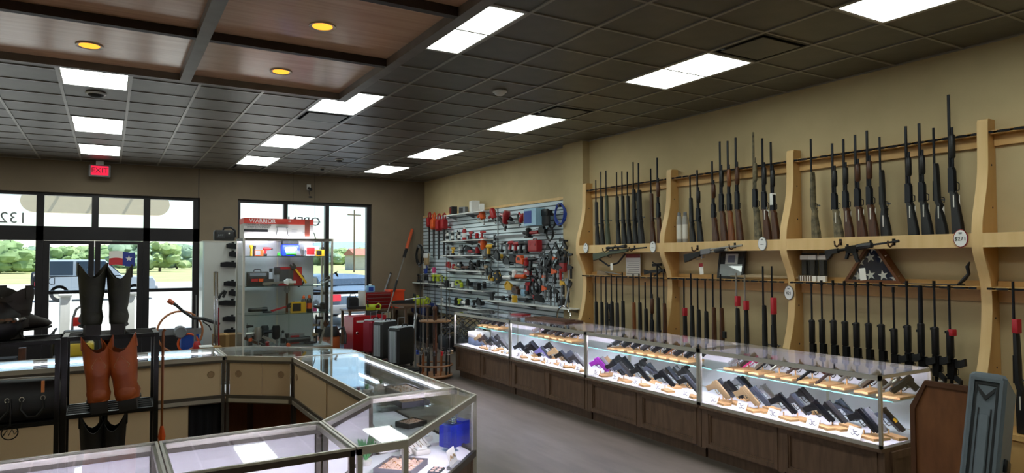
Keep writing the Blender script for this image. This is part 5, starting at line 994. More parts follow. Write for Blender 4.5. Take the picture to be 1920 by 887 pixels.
        obj('bar', lambda: G().box(-.006, .006, -.003, .003, -.05, .32), STEEL if kind == 'clamp' else BLACKM, t, key=K+('b',)); obj('jaw', lambda: G().prism([(-.01, .3), (.08, .29), (.08, .27), (-.01, .26)], -.01, .01, 'y'), c1, t, key=K+('j',)); obj('slider', lambda: G().prism([(-.015, .1), (.08, .12), (.08, .14), (-.015, .17)], -.011, .011, 'y'), c1, t, key=K+('s',)); obj('handle', lambda: G().cyl((.05, 0, .12), (.05, 0, .0), .014), c2, t, key=K+('h',))
    elif kind == 'pouch':
        obj('pouch', lambda: G().rbox(-.07, .07, -.03, .03, 0, .2, .02), c1, t, key=K+('b',)); obj('flap', lambda: G().rbox(-.072, .072, -.035, .0, .12, .203, .01), c2, t, key=K+('f',)); obj('belt', lambda: G().box(-.1, .1, .02, .028, .15, .19), c2, t, key=K+('e',))
    elif kind == 'tool_case':
        obj('case', lambda: G().rbox(-.15, .15, -.06, .06, 0, .2, .015), c1, t, key=K+('b',)); obj('handle', lambda: G().tube([(-.05, 0, .2), (-.04, 0, .23), (.04, 0, .23), (.05, 0, .2)], .009), c2, t, key=K+('h',)); obj('latch', lambda: G().box(-.1, -.07, -.066, -.06, .1, .14).box(.07, .1, -.066, -.06, .1, .14), c2, t, key=K+('l',))
    elif kind == 'wrench':
        obj('shaft', lambda: G().prism([(-.012, .0), (.012, .0), (.009, .2), (-.009, .2)], -.005, .005, 'y'), c1, t, key=K+('s',)); obj('jaw', lambda: G().prism([(-.012, .19), (-.03, .22), (-.024, .26), (-.008, .265), (-.006, .235), (.01, .235), (.012, .26), (.026, .25), (.028, .22), (.012, .19)], -.008, .008, 'y'), c2, t, key=K+('j',))
    elif kind == 'flashlight':
        obj('body', lambda: G().lathe([(.016, 0), (.016, .1), (.026, .125), (.026, .15)], n=12), c1, t, key=K+('b',)); obj('lens', lambda: G().lathe([(.023, .15), (.0, .151)], n=12), c2, t, key=K+('l',))
    elif kind == 'tape_measure':
        obj('body', lambda: G().prism([(-.03, 0), (.035, 0), (.035, .035), (.015, .065), (-.02, .065), (-.03, .045)], -.016, .016, 'y', .004), c1, t, key=K+('b',)); obj('hook', lambda: G().box(.035, .06, -.008, .008, .002, .006), c2, t, key=K+('h',))
    elif kind == 'radio':
        obj('body', lambda: G().rbox(-.1, .1, -.05, .05, 0, .16, .02), c1, t, key=K+('b',)); obj('speaker', lambda: G().lathe([(.045, 0), (.04, .006), (.0, .004)], (-.04, -.05, .08), (0, -1, 0), 16), c2, t, key=K+('s',)); obj('handle', lambda: G().tube([(-.09, 0, .15), (-.09, 0, .2), (.09, 0, .2), (.09, 0, .15)], .01), c2, t, key=K+('h',))
    elif kind == 'hammer':
        obj('handle', lambda: G().cyl((0, 0, 0), (0, 0, .27), .013, .011, 8), c1, t, key=K+('h',)); obj('head', lambda: G().cyl((.06, 0, .285), (-.01, 0, .285), .016).prism([(-.01, .275), (-.08, .26), (-.085, .268), (-.01, .3)], -.011, .011, 'y'), c2, t, key=K+('d',))
    return t

# ------------------------------------------------------------------ slatwall
SLM = mat('slatwall_laminate', '#dfeef7', .16, spec=1.); SLB = mat('slatwall_back', '#59666b', .5)
SX = XR-.04; SY0, SY1, SZ0, SZ1 = 8.76, YB-.02, .62, 2.74
sw = thing('slatwall', 'pale blue-grey slatwall panel hung full of tools on the right wall', 'slatwall', (0, 0, 0))
obj('backing', G().box(SX+.015, XR-.002, SY0, SY1, SZ0, SZ1), SLB, sw)
n = 27; ph = (SZ1-SZ0)/n
ym = 10.95
for k in range(n):
    for a, b in ((SY0, ym-.02), (ym+.02, SY1)):
        obj('slat', G().prism([(SX+.0145, SZ0+ph*k+.008), (SX, SZ0+ph*k+.011), (SX, SZ0+ph*(k+1)-.011), (SX+.0145, SZ0+ph*(k+1)-.008)], a, b, 'y'), SLM, sw, smooth=0)
obj('joint_strip', G().box(SX-.004, SX+.0145, ym-.02, ym+.02, SZ0, SZ1), STEEL, sw)
obj('top_trim', G().box(SX-.01, XR-.002, SY0-.03, SY1, SZ1, SZ1+.045), MAPLEF, sw)
BR = mat('shelf_white', '#dfe2df', .4)
SHELVES = []
for lb, (px0, px1, py, z) in (('topmost', (832, 906, 400, 2.70)), ('upper', (826, 906, 450, 2.17)), ('second', (826, 904, 478, 1.87)), ('third', (828, 900, 507, 1.57)), ('fourth', (824, 904, 542, 1.20)), ('corner', (752, 829, 530, 1.27)), ('lowest left', (815, 898, 576, .85)), ('lowest right', (905, 1069, 575, 1.04))):
    X = SX-.27; ya, yb = at_x(px0, py, X).y, at_x(px1, py, X).y; ya = min(ya, YB-.04)
    if lb == 'corner': ya = YB-.03
    t = thing('wall_shelf', 'white slatwall shelf full of tools, %s one' % lb, 'shelf', (0, 0, 0), 0, 'slatwall shelves')
    if lb == 'corner': yb += .03
    obj('board', G().box(X, SX-.006, yb, ya, z-.018, z), BR, t)
    for y in (yb+.06, (ya+yb)/2, ya-.06): obj('bracket', G().prism([(X+.03, z-.018), (SX-.004, z-.018), (SX-.004, z-.1)], y-.006, y+.006, 'y'), STEEL, t)
    SHELVES.append((lb, X, ya, yb, z))
SHD = {s[0]: s for s in SHELVES}
def on_shelf(lb, items):
    _, X, ya, yb, z = SHD[lb]; n = len(items); c = {}
    step = (ya-yb-.08)/n; names = [i[0] for i in items]
    for k, it in enumerate(items):
        kind, look, c1, c2 = it[:4]; s = it[4] if len(it) > 4 else 1.
        y = ya-.04-step*(k+.5); nm = kind.replace('_', ' ')
        T(kind, '%s %s, %s from the left on the %s slatwall shelf' % (look, nm, ORD[k], lb), (X+.13+.03*((k*7) % 3-1), y, z+.001), R(-90+rnd.uniform(-25, 25)) if kind not in ('spray_can', 'bottle') else 0, c1, c2, s, group='tools on the slatwall shelves')
K = BLACK
on_shelf('topmost', [('carton', 'black and red printed', CHARC, REDM, 1.1), ('carton', 'grey printed', GREY, CHARC, .9), ('carton', 'plain white tall', WHITE, PAPER, 1.5), ('carton', 'thin white', PAPER, WHITE, .9)])
on_shelf('upper', [('spray_can', 'white and black', WHITE, K), ('spray_can', 'black', K, WHITE), ('bottle', 'silver', SILVER, K), ('spray_can', 'dark', CHARC, WHITE), ('bottle', 'tall red', RED, WHITE, 1.3), ('tape_measure', 'black', K, STEEL, 1.4), ('drill', 'red and black', RED, K, .85), ('sander', 'red', RED, K, .8), ('drill', 'red', RED, RED, .85), ('tape_measure', 'grey', GREY, STEEL)])
on_shelf('second', [('spray_can', 'black', K, GREY), ('drill', 'yellow', YELLOW, K, .9), ('spray_can', 'white and grey', WHITE, GREY), ('bottle', 'grey', GREY, K), ('circular_saw', 'dark grey', CHARC, STEEL), ('grinder', 'brown-red long', REDM, CHARC, 1.2), ('sander', 'dark red', REDM, K), ('tool_case', 'grey', GREY, CHARC, .6)])
on_shelf('third', [('jigsaw', 'red', RED, K), ('sander', 'red and white', RED, WHITE, .8), ('grinder', 'pale', TAN, K), ('jigsaw', 'black and white', K, WHITE), ('grinder', 'brown', WALNUT, K), ('circular_saw', 'black', K, K), ('sander', 'black', K, CHARC), ('nail_gun', 'black', K, CHARC, .9), ('drill', 'dark', CHARC, K)])
on_shelf('fourth', [('sander', 'black', K, K), ('sander', 'white and black', WHITE, K, .8), ('jigsaw', 'lime green', LIME, K), ('sander', 'lime topped', LIME, GREY, .8), ('circular_saw', 'black', K, CHARC), ('grinder', 'black', K, K, 1.1), ('tool_case', 'flat black', K, GREY, .7), ('jigsaw', 'black', K, CHARC)])
on_shelf('corner', [('drill', 'black', K, K), ('drill', 'grey and black', GREY, K), ('sander', 'black', K, CHARC), ('drill', 'charcoal', CHARC, K), ('drill', 'black and grey', K, GREY), ('drill', 'pale grey', WHITE, K), ('drill', 'silver', SILVER, K), ('drill', 'lime green', LIME, K), ('drill', 'lime and black', LIME, CHARC), ('drill', 'lime and grey', LIME, GREY), ('drill', 'lime green short', LIME, K, .85), ('drill', 'lime ', LIME, LIME, .8)])
on_shelf('lowest left', [('bottle', 'white', WHITE, GREY, .7), ('pouch', 'grey cloth', GREY, CHARC, .7), ('sander', 'black', K, K), ('drill', 'lime', LIME, K, .8), ('sander', 'black and white', K, WHITE), ('drill', 'black', K, K, .8), ('circular_saw', 'black', K, CHARC)])
on_shelf('lowest right', [('pouch', 'black', K, K, .7), ('grinder', 'black', K, CHARC), ('spray_can', 'steel', STEEL, K, .8), ('tool_case', 'yellow', YELLOW, K, .6), ('grinder', 'dark', CHARC, K), ('wrench', 'steel', STEEL, STEEL, .9), ('jigsaw', 'black', K, K), ('flashlight', 'grey', GREY, WHITE), ('radio', 'black', K, GREY, .8), ('wrench', 'long steel', STEEL, CHARC, 1.)])
hang = [ # px, py of the middle, kind, colours, look, scale, roll
 (803, 420, 'hedge_trimmer', RED, K, 'red, leftmost of the trimmers', 1., 90), (811, 424, 'hedge_trimmer', ORANGE, K, 'orange-red, second of the trimmers', 1.1, 90), (820, 426, 'hedge_trimmer', RED, CHARC, 'red, third of the trimmers', 1.1, 90), (830, 424, 'hedge_trimmer', RED, K, 'red, closest to the shelves', 1.05, 90),
 (787, 478, 'cord_coil', K, GREY, 'black corner', 1.5, 0), (800, 486, 'pouch', TAN, WHITE, 'pale corner', 1.1, 0), (798, 505, 'pouch', BLUE, WHITE, 'blue and white corner', .8, 0), (814, 506, 'sander', PINK, WHITE, 'pink', .8, 0),
 (907, 408, 'nail_gun', ORANGE, SILVER, 'orange and silver', 1.15, -15), (929, 406, 'nail_gun', RED, K, 'red', 1.1, -25), (946, 416, 'nail_gun', REDM, K, 'dark red', 1.3, 15), (953, 402, 'grinder', K, GREY, 'black curved', .9, 30), (973, 412, 'nail_gun', RED, K, 'slim red', .9, 40),
 (1002, 402, 'carton', mat('sky_box', '#9cc6e0', .5), BLUE, 'pale blue boxed', 1.55, 0), (1024, 408, 'pouch', CHARC, K, 'charcoal tall', 1.1, 0), (1035, 414, 'cord_coil', K, K, 'black', .8, 0), (1050, 402, 'cord_coil', BLUE, K, 'bright blue', 1.1, 0), (1058, 404, 'hook_bar', K, K, 'black', .5, 0),
 (991, 434, 'sander', K, K, 'black', .9, 0), (1004, 431, 'grinder', RED, WHITE, 'red banded', .9, 0), (1018, 432, 'jigsaw', K, K, 'black', .8, 0), (1031, 438, 'cord_coil', K, GREY, 'black round', .75, 0),
 (905, 465, 'nail_gun', ORANGE, K, 'orange leaning', 1.2, 10), (919, 470, 'drill', YELLOW, K, 'yellow and black', 1.1, 0), (930, 480, 'circular_saw', K, YELLOW, 'black and yellow', .9, 20), (926, 452, 'hook_bar', STEEL, K, 'steel', .7, 0),
 (942, 462, 'drill', STEEL, K, 'steel grey', .9, 0), (950, 464, 'flashlight', GREY, K, 'grey', 1.1, 0), (959, 462, 'drill', RED, K, 'red', .9, 0), (969, 464, 'drill', RED, CHARC, 'red and charcoal', .9, 0), (979, 463, 'drill', K, K, 'black', .9, 0), (990, 463, 'drill', CHARC, K, 'charcoal', .9, 0), (1003, 461, 'tool_case', RED, REDM, 'bright red', .8, 0),
 (903, 500, 'clamp', GREY, K, 'grey', .9, 10), (911, 500, 'clamp', TAN, K, 'tan handled', 1., -10), (918, 505, 'hook_bar', K, K, 'black', .9, 15), (930, 515, 'tool_case', CHARC, YELLOW, 'charcoal yellow-latched', .6, 60), (921, 524, 'circular_saw', YELLOW, K, 'yellow', .7, 0),
 (951, 492, 'circular_saw', K, CHARC, 'black', 1., 0), (963, 486, 'jigsaw', CHARC, K, 'dark grey', .9, 0), (977, 488, 'jigsaw', ORANGE, K, 'orange', 1., 0), (988, 490, 'sander', RED, K, 'red topped', .9, 0), (998, 494, 'drill', K, K, 'black', 1., 0),
 (953, 515, 'grinder', WHITE, GREY, 'white and grey', 1., 0), (965, 512, 'sander', WHITE, K, 'white', .9, 0), (978, 513, 'grinder', ORANGE, CHARC, 'orange', 1.1, 0), (990, 510, 'jigsaw', RED, WHITE, 'red and white', .8, 0), (1000, 516, 'cord_coil', K, K, 'black looped', .9, 0),
 (955, 540, 'circular_saw', YELLOW, K, 'yellow and black', 1., 0), (968, 545, 'jigsaw', WALNUT, K, 'brown', .9, 0), (982, 545, 'pouch', mat('pale_blue', '#8fb6cf', .5), STEEL, 'pale blue', .8, 0), (992, 540, 'drill', RED, K, 'red lower', .9, 0), (1001, 540, 'cord_coil', K, RED, 'black and red', 1., 0),
 (1011, 472, 'hook_bar', K, K, 'long black sloping', 1.1, 40), (1023, 470, 'hook_bar', K, K, 'long black', 1.2, 42), (1036, 468, 'hook_bar', K, K, 'long black', 1.3, 44), (1048, 472, 'clamp', K, K, 'black', 1.1, 5), (1057, 472, 'clamp', K, CHARC, 'charcoal', 1., 0),
 (1012, 500, 'clamp', CHARC, K, 'charcoal', 1.1, 0), (1020, 504, 'clamp', K, K, 'black', 1.2, 0), (1028, 500, 'pouch', K, K, 'black', .9, 0), (1036, 508, 'clamp', ORANGE, K, 'orange', 1.2, 0), (1046, 500, 'clamp', K, RED, 'black and red', 1.2, 0), (1056, 496, 'pouch', REDM, K, 'dark red', 1., 0), (1066, 500, 'clamp', K, K, 'black', 1.1, 0),
 (1008, 535, 'cord_coil', K, K, 'black oval', 1., 0), (1018, 540, 'clamp', ORANGE, STEEL, 'orange and steel', 1.1, 0), (1028, 538, 'clamp', CHARC, K, 'charcoal', 1.1, 0), (1040, 545, 'clamp', K, K, 'black', 1.1, 0), (1052, 530, 'clamp', YELLOW, K, 'yellow', 1.1, 0), (1060, 548, 'wrench', STEEL, K, 'large steel', 1.3, 20), (1067, 545, 'wrench', K, STEEL, 'black', 1.2, -10)]
rows = ['top row', 'second row', 'third row', 'fourth row', 'fifth row', 'bottom row']
seen = {}
for px, py, kind, c1, c2, look, s, roll in hang:
    s *= 1.2
    p = at_x(px, py, SX-.1*s-.03); p.y = min(p.y, YB-.18); zone = 'left of the shelves' if px < 835 else 'right of the shelves' if px < 950 else 'on the middle of the right panel' if px < 1010 else 'at the right end'
    rw = 'high' if py < 428 else 'upper' if py < 450 else 'mid-height' if py < 490 else 'lower' if py < 525 else 'low'
    lb = '%s %s hanging %s %s of slatwall' % (look, kind.replace('_', ' '), rw, zone) if zone.startswith('left') or zone.startswith('right') else '%s %s hanging %s %s of slatwall' % (look, kind.replace('_', ' '), rw, zone)
    lb = lb.replace('of the shelves of slatwall', 'of the shelves on the slatwall').replace('right panel of slatwall', 'right slatwall panel')
    k = seen.get(lb, 0); seen[lb] = k+1
    if k: lb = lb.replace(' hanging', ', %s from left, hanging' % ORD[k])
    h = {'clamp': .14, 'hook_bar': .14, 'hedge_trimmer': .05, 'wrench': .13}.get(kind, .1)*s
    t = T(kind, lb, (p.x, p.y, p.z-h), 0, c1, c2, s, rot=(0, 0, R(-90)), group='tools hung on the slatwall')
    if roll:
        t.rotation_mode = 'QUATERNION'; t.rotation_quaternion = (Matrix.Rotation(R(-90), 3, 'Z') @ Matrix.Rotation(R(roll), 3, 'Y')).to_quaternion()
        if roll == 90: t.location = (p.x, p.y, p.z)
    pk = obj('display_hook', G().cyl((0, .0, h/s+.02), (0, (SX-p.x)/s-.004, h/s+.03), .004/s, n=5), STEEL, t)
    if roll == 90: pk.location = (0, 0, 0)
t = thing('metal_rail', 'long grey metal rail fixed across the upper middle of the slatwall', 'rail', (0, 0, 0)); a, b = at_x(928, 444, SX-.03), at_x(986, 437, SX-.03); obj('rail', G().box(SX-.03, SX-.002, b.y, a.y, a.z-.03, a.z+.02), GREY, t); obj('end_cap', G().box(SX-.034, SX-.002, a.y, a.y+.05, a.z-.09, a.z+.03), CHARC, t)

# ------------------------------------------------------------------ tall glass tower case
ty0 = 9.62; tx0 = at_y(456, 448, ty0).x; tx1 = at_y(625, 448, ty0).x; tz = at_y(540, 447, ty0).z; ty1 = ty0+.56
tw = thing('tower_case', 'tall glass tower display case with five levels of hand tools', 'display case', (0, 0, 0))
TB = at_y(540, 652, ty0).z
obj('base', G().box(tx0, tx1, ty0, ty1, .0, TB-.02), mat('tower_base', '#7d6647', .45), tw); obj('deck', G().box(tx0+.005, tx1-.005, ty0+.005, ty1-.005, TB-.02, TB), mat('tower_deck', '#9c9a97', .4), tw)
for x in (tx0, tx1-.025):
    for y in (ty0, ty1-.025): obj('corner_post', G().box(x, x+.025, y, y+.025, TB-.02, tz), ALU, tw)
g = rect_frame(G(), 'z', tz-.03, tz, tx0+.001, tx1-.001, ty0+.001, ty1-.001, .025); obj('top_frame', g, ALUD, tw)
obj('top_pane', G().box(tx0+.02, tx1-.02, ty0+.02, ty1-.02, tz-.012, tz-.004), GLASS, tw)
obj('side_pane', G().box(tx0+.008, tx0+.013, ty0+.025, ty1-.025, TB, tz-.03), GLASS, tw); obj('side_pane', G().box(tx1-.013, tx1-.008, ty0+.025, ty1-.025, TB, tz-.03), GLASS, tw)
xm = (tx0+tx1)/2
for a, b, o in ((tx0+.025, xm+.01, .006), (xm-.01, tx1-.025, .014)): obj('front_pane', G().box(a, b, ty0+o, ty0+o+.005, TB, tz-.03), GLASS, tw)
MIRR = mat('tower_back', '#c9cdd0', .18, spec=.7)
obj('back_panel', G().box(tx0+.025, xm-.06, ty1-.02, ty1-.012, TB, tz-.03), MIRR, tw); obj('back_panel', G().box(xm-.04, tx1-.14, ty1-.02, ty1-.012, TB, tz-.03), MIRR, tw)
obj('back_post', G().box(xm-.06, xm-.04, ty1-.025, ty1-.005, TB, tz-.03), ALU, tw)
shz = [at_y(540, py, ty0+.05).z for py in (480, 536, 588)]
for z in shz:
    s_ = obj('glass_shelf', G().box(tx0+.02, tx1-.02, ty0+.04, ty1-.03, z-.008, z), SHELFGLASS, tw); obj('shelf_edge', G().box(tx0+.02, tx1-.02, ty0+.037, ty0+.04, z-.008, z), mat('dark_glass_edge', '#3c5a58', .2), s_)
obj('light_strip', G().box(tx0+.05, tx1-.05, ty0+.03, ty0+.045, tz-.029, tz-.022), STRIP3, tw)
LV = [tz, shz[0], shz[1], shz[2], TB]
def tower(level, px, kind, look, c1, c2=None, s=1., y=.22, rz=0., rot=None, dz=0.):
    z = LV[level]; Y = ty0+y; x = at_y(px, 560, Y).x; x = max(tx0+.1*s+.02, min(tx1-.1*s-.02, x))
    nm = {1: 'top shelf', 2: 'second shelf', 3: 'third shelf', 4: 'bottom deck'}[level]
    s *= 1.15 if level > 1 else 1.
    return T(kind, '%s %s on the %s of the glass tower case' % (look, kind.replace('_', ' '), nm), (x, Y, z+.001+dz), rz, c1, c2, s, rot, 'tools in the glass tower case')
tower(1, 470, 'flashlight', 'yellow and black upright', YELLOW, K, 1.); tower(1, 475.5, 'flashlight', 'dark upright', CHARC, YELLOW, .95, .3); tower(1, 484.5, 'carton', 'small orange and grey', ORANGE, GREY, .55); tower(1, 500, 'drill', 'stubby red', RED, K, .62); 
tower(1, 522, 'tape_measure', 'lime green', GREEN, YELLOW, .7, .12); tower(1, 536, 'flashlight', 'bright green lying', GREEN, WHITE, .9, .1, rot=(0, R(90), 0), dz=.025)
jug = tower(1, 543, 'tool_case', 'bright blue', mat('royal_blue', '#1f3fd0', .35), WHITE, .82, .3); obj('lid', G().rbox(-.14, .14, -.055, .055, .2, .27, .01), CHARC, jug); obj('print_panel', G().box(-.09, .09, -.0665, -.061, .06, .15), mat('jug_print', '#bcd2f2', .5), jug)
tower(1, 557, 'tape_measure', 'grey and red', GREY, RED, 1.2, .14); tower(1, 571, 'flashlight', 'short grey', GREY, CHARC, .7); tower(1, 584, 'carton', 'red and white bit pack', WHITE, RED, .95, .28); tower(1, 592, 'spray_can', 'small grey', GREY, WHITE, .6, .16); tower(1, 599, 'carton', 'yellow tester', YELLOW, K, .6, .14); tower(1, 608, 'spray_can', 'slim black, left of two', K, GREY, .75, .2); tower(1, 614, 'spray_can', 'slim black, right of two', K, WHITE, .75, .2)
sc = tower(2, 482, 'tool_case', 'black bit set', K, CHARC, .85, .3); obj('bit_row', G().box(-.11, .11, -.064, -.06, .14, .18), mat('bits_grey', '#767a80', .4), sc); obj('sticker', G().box(-.09, .0, -.0645, -.06, .06, .1), RED, sc); obj('sticker', G().box(.01, .09, -.0645, -.06, .06, .1), ORANGE, sc)
tower(2, 503, 'carton', 'low black', K, CHARC, .55, .2); tower(2, 521, 'pouch', 'grey folded', GREY, CHARC, 1.1, .25, rz=R(30)); tower(2, 540, 'carton', 'tall red carded', REDM, CHARC, 1.5, .3); obj('label_band', G().box(-.05, .05, -.053, -.0515, .03, .06), PAPER, tower(2, 545, 'tape_measure', 'chrome', CHROME, STEEL, 1., .1))
tower(2, 574, 'wrench', 'yellow inspection scope', YELLOW, K, 1.15, .2, rot=(0, R(-38), 0), dz=.03); tower(2, 560, 'cord_coil', 'thin black', K, K, .6, .3); tower(2, 602, 'clamp', 'black caulking', K, STEEL, .75, .2, rot=(0, R(60), 0), dz=.05); tower(2, 492, 'wrench', 'long silver level lying', SILVER, WHITE, 1.3, .1, rot=(0, R(86), 0), dz=.03)
tower(3, 508, 'wrench', 'red handled lying', RED, K, 1., .2, rot=(0, R(75), 0), dz=.03); tower(3, 488, 'grinder', 'flat black lying', K, CHARC, .9, .14); tower(3, 538, 'wrench', 'tall orange adjustable', WALNUT, STEEL, 1.25, .25); tower(3, 551, 'spray_can', 'dark short', CHARC, REDM, .62); tower(3, 559, 'carton', 'yellow clamp meter', YELLOW, K, .85, .2); tower(3, 569.5, 'spray_can', 'left orange-capped black', CHARC, ORANGE, .95); tower(3, 580, 'spray_can', 'right orange-capped black', K, ORANGE, .98); tower(3, 590, 'tape_measure', 'pink', PINK, K, .8); tower(3, 607, 'sander', 'flat black', K, CHARC, .7)
tower(4, 458, 'clamp', 'slim black', K, K, .9, .3); tower(4, 465, 'flashlight', 'steel upright', STEEL, GREY, 1.1); tower(4, 470, 'spray_can', 'orange', ORANGE, K, .75); tower(4, 484, 'nail_gun', 'silver and brown', SILVER, WALNUT, 1.05, .25); tower(4, 497, 'nail_gun', 'dark brown', CHARC, K, 1.1, .3); tower(4, 518, 'nail_gun', 'black chrome', GUNMETAL, CHROME, 1.1, .25); tower(4, 502, 'sander', 'dark red small', REDM, K, .5, .12); tower(4, 531, 'spray_can', 'grey and black', GREY, K, .9); tower(4, 539, 'flashlight', 'dark upright', CHARC, K, 1.); tower(4, 556, 'carton', 'clear pack with red drill', GREY, RED, .9, .3); tower(4, 541, 'tape_measure', 'orange', ORANGE, K, .7, .1); tower(4, 565, 'grinder', 'black long', K, K, 1.2, .15); tower(4, 588, 'clamp', 'bronze pair of', TAN, K, .8, .35); tower(4, 598, 'hook_bar', 'thin black', K, K, 1.1, .4); tower(4, 612, 'wrench', 'silver and brown pipe', SILVER, WALNUT, 1.15, .2, rot=(0, R(18), 0))
# box on the tower case
p = at_y(456, 445, ty0+.1); bw = at_y(586, 445, ty0+.1).x-p.x
t = thing('tool_carton', 'long red and grey printed carton lying on top of the tower case', 'box', (p.x, ty0+.06, tz+.001)); BXG = mat('carton_grey', '#b9b5ae', .6); BXR = mat('carton_red', '#c63a2b', .5)
hb = .27
obj('box', G().box(0, bw, 0, .34, 0, hb), BXG, t); rb = obj('red_band', G().box(-.001, bw+.001, -.002, .341, hb-.075, hb+.001), BXR, t)
text('lettering', 'WARRIOR', .075, PAPER, rb, basis((.24, -.0025, hb-.037), (1, 0, 0), (0, 0, 1))); text('lettering', 'LB', .03, PAPER, rb, basis((.6, -.0025, hb-.032), (1, 0, 0), (0, 0, 1)))
text('lettering', 'UNIVERSAL FOLDING\nMITER SAW STAND', .034, CHARC, t, basis((.19, -.001, hb-.107), (1, 0, 0), (0, 0, 1)))
obj('black_strip', G().box(0, .31, -.002, 0, .085, .12), K, t)
obj('stand_picture', G().tube([(.42, -.002, .03), (.44, -.002, .155), (.56, -.002, .155), (.585, -.002, .03)], .004, 4).tube([(.42, -.002, .155), (.58, -.002, .155)], .006, 4), CHARC, t)
obj('spec_lines', G().box(.63, .71, -.002, 0, .12, .124).box(.63, .7, -.002, 0, .09, .094).box(.63, .71, -.002, 0, .06, .064).box(.78, .83, -.002, 0, .05, .056).box(.78, .82, -.002, 0, .09, .096), GREY, t)
obj('photo_panel', G().box(bw-.12, bw-.05, -.0025, 0, .03, hb-.01), mat('photo_brown', '#7c3a2a', .5), t)

# white cabinet behind the tower, with holsters on its right side
YC = 11.3; cx0, cx1 = at_y(380, 500, YC).x, at_y(440, 500, YC).x; cz = at_y(410, 453, YC).z
t = thing('white_cabinet', 'plain white tall cabinet standing behind the glass tower case', 'cabinet', (0, 0, 0)); obj('body', G().box(cx0+.02, cx1+.1, YC, YC+.45, .08, cz), mat('cabinet_white', '#cfd0cc', .45), t); obj('plinth', G().box(cx0+.04, cx1+.08, YC+.02, YC+.43, 0, .08), CHARC, t); obj('edge_profile', G().box(cx0, cx0+.02, YC-.004, YC+.45, 0, cz), mat('cabinet_edge', '#cfe0e2', .2), t); obj('top_cap', G().box(cx0, cx1+.1, YC-.004, YC+.45, cz, cz+.012), ALU, t)
for k, (py, w) in enumerate(((461, .1), (477, .06), (496, .18), (532, .13), (550, .06), (568, .2), (598, .14), (622, .12))):
    q = at_y(432, py, YC-.05); t = thing('holster', 'black holster clipped to the white cabinet, %s from the top' % ORD[k], 'holster', (cx1-.03, YC-.0005, q.z), 0, 'holsters on the white cabinet')
    obj('pouch', G().prism([(-w, -.03), (.05, -.05), (.07, .03), (-w*.5, .045), (-w, .03)], -.06, -.012, 'y', .008), BLACKCL, t); obj('clip', G().box(-.02, .02, -.012, 0, -.02, .06), BLACKM, t)
p = at_y(402, 450, YC+.2); t = thing('jump_starter', 'black portable jump starter with carry handle on top of the white cabinet', 'jump starter', (at_y(420, 450, YC+.2).x, YC+.2, cz+.013))
obj('body', G().rbox(-.15, .15, -.09, .09, 0, .17, .025), K, t); obj('face_plate', G().box(-.12, -.0, -.093, -.088, .04, .13), CHARC, t); obj('handle', G().tube([(-.02, 0, .16), (.0, 0, .21), (.1, 0, .22), (.16, 0, .17), (.17, 0, .06)], .018, 8), K, t); obj('lamp', G().ball((.06, -.092, .12), .014), WHITE, t); text('lettering', 'JUMP', .035, GREY, t, basis((-.06, -.0935, .09), (1, 0, 0), (0, 0, 1)))

# ------------------------------------------------------------------ luggage, boxes and rods by the corner
RIDGE = mat('ridge_grey', '#b9c2ca', .35)
def floor_pt(px, py): return at_z(px, py, 0)
def suitcase(label, px, py, w, d, h, rz, body, trim, ridges=True, handle=True):
    p = floor_pt(px, py); t = thing('suitcase', label, 'suitcase', (p.x, p.y, 0), rz)
    obj('shell', G().rbox(-w/2, w/2, -d/2, d/2, .05, h, .035), body, t)
    if ridges:
        for k in range(7): obj('ridge', G().rbox(-w/2-.006, -w/2+.01, -d/2+.04+k*(d-.08)/7, -d/2+.04+(k+.6)*(d-.08)/7, .1, h-.05, .004), trim, t)
    for sx in (-1, 1):
        for sy in (-1, 1): obj('wheel', G().lathe([(.012, -.012), (.024, -.01), (.024, .01), (.012, .012)], (sx*(w/2-.05), sy*(d/2-.04), .026), (1, 0, 0), 10), BLACK, t)
    if handle: obj('pull_handle', G().tube([(-.08, 0, h-.01), (-.08, 0, h+.16), (.08, 0, h+.16), (.08, 0, h-.01)], .009, 6), STEEL if handle is True else handle, t)
    obj('top_trim', G().rbox(-w/2+.02, w/2-.02, -d/2+.02, d/2-.02, h-.01, h+.02, .015), trim, t)
    obj('carry_handle', G().tube([(-.07, -d/2+.05, h+.015), (-.05, -d/2+.05, h+.05), (.05, -d/2+.05, h+.05), (.07, -d/2+.05, h+.015)], .012), BLACK, t)
    return t
suitcase('tall black hard suitcase with ribbed silver edge, nearest of the luggage', 752, 688, .44, .25, .66, R(28), BLACK, RIDGE)
suitcase('tall black suitcase with silver trim, second from the near end of the luggage', 722, 676, .42, .24, .69, R(26), CHARC, RIDGE)
suitcase('dark red soft suitcase between the black cases and the tool chest', 700, 664, .38, .22, .64, R(26), mat('suitcase_red', '#8a1b30', .5), mat('suitcase_grey', '#aeb4ba', .5), False)
p = floor_pt(688, 648); t = thing('air_tank', 'small pale twin tank compressor on the floor in front of red chest', 'compressor', (p.x, p.y, 0), R(20)); TK = mat('tank_grey', '#9fb4bd', .35)
for z in (.2, .42): obj('tank', G().lathe([(.02, -.18), (.075, -.15), (.08, 0), (.075, .15), (.02, .18)], (0, 0, z), (0, 1, 0), 14), TK, t)
obj('pump', G().rbox(-.06, .06, -.08, .08, .27, .35, .01), K, t); obj('foot', G().box(-.06, -.03, -.1, .1, 0, .13).box(.03, .06, -.1, .1, 0, .13), K, t)
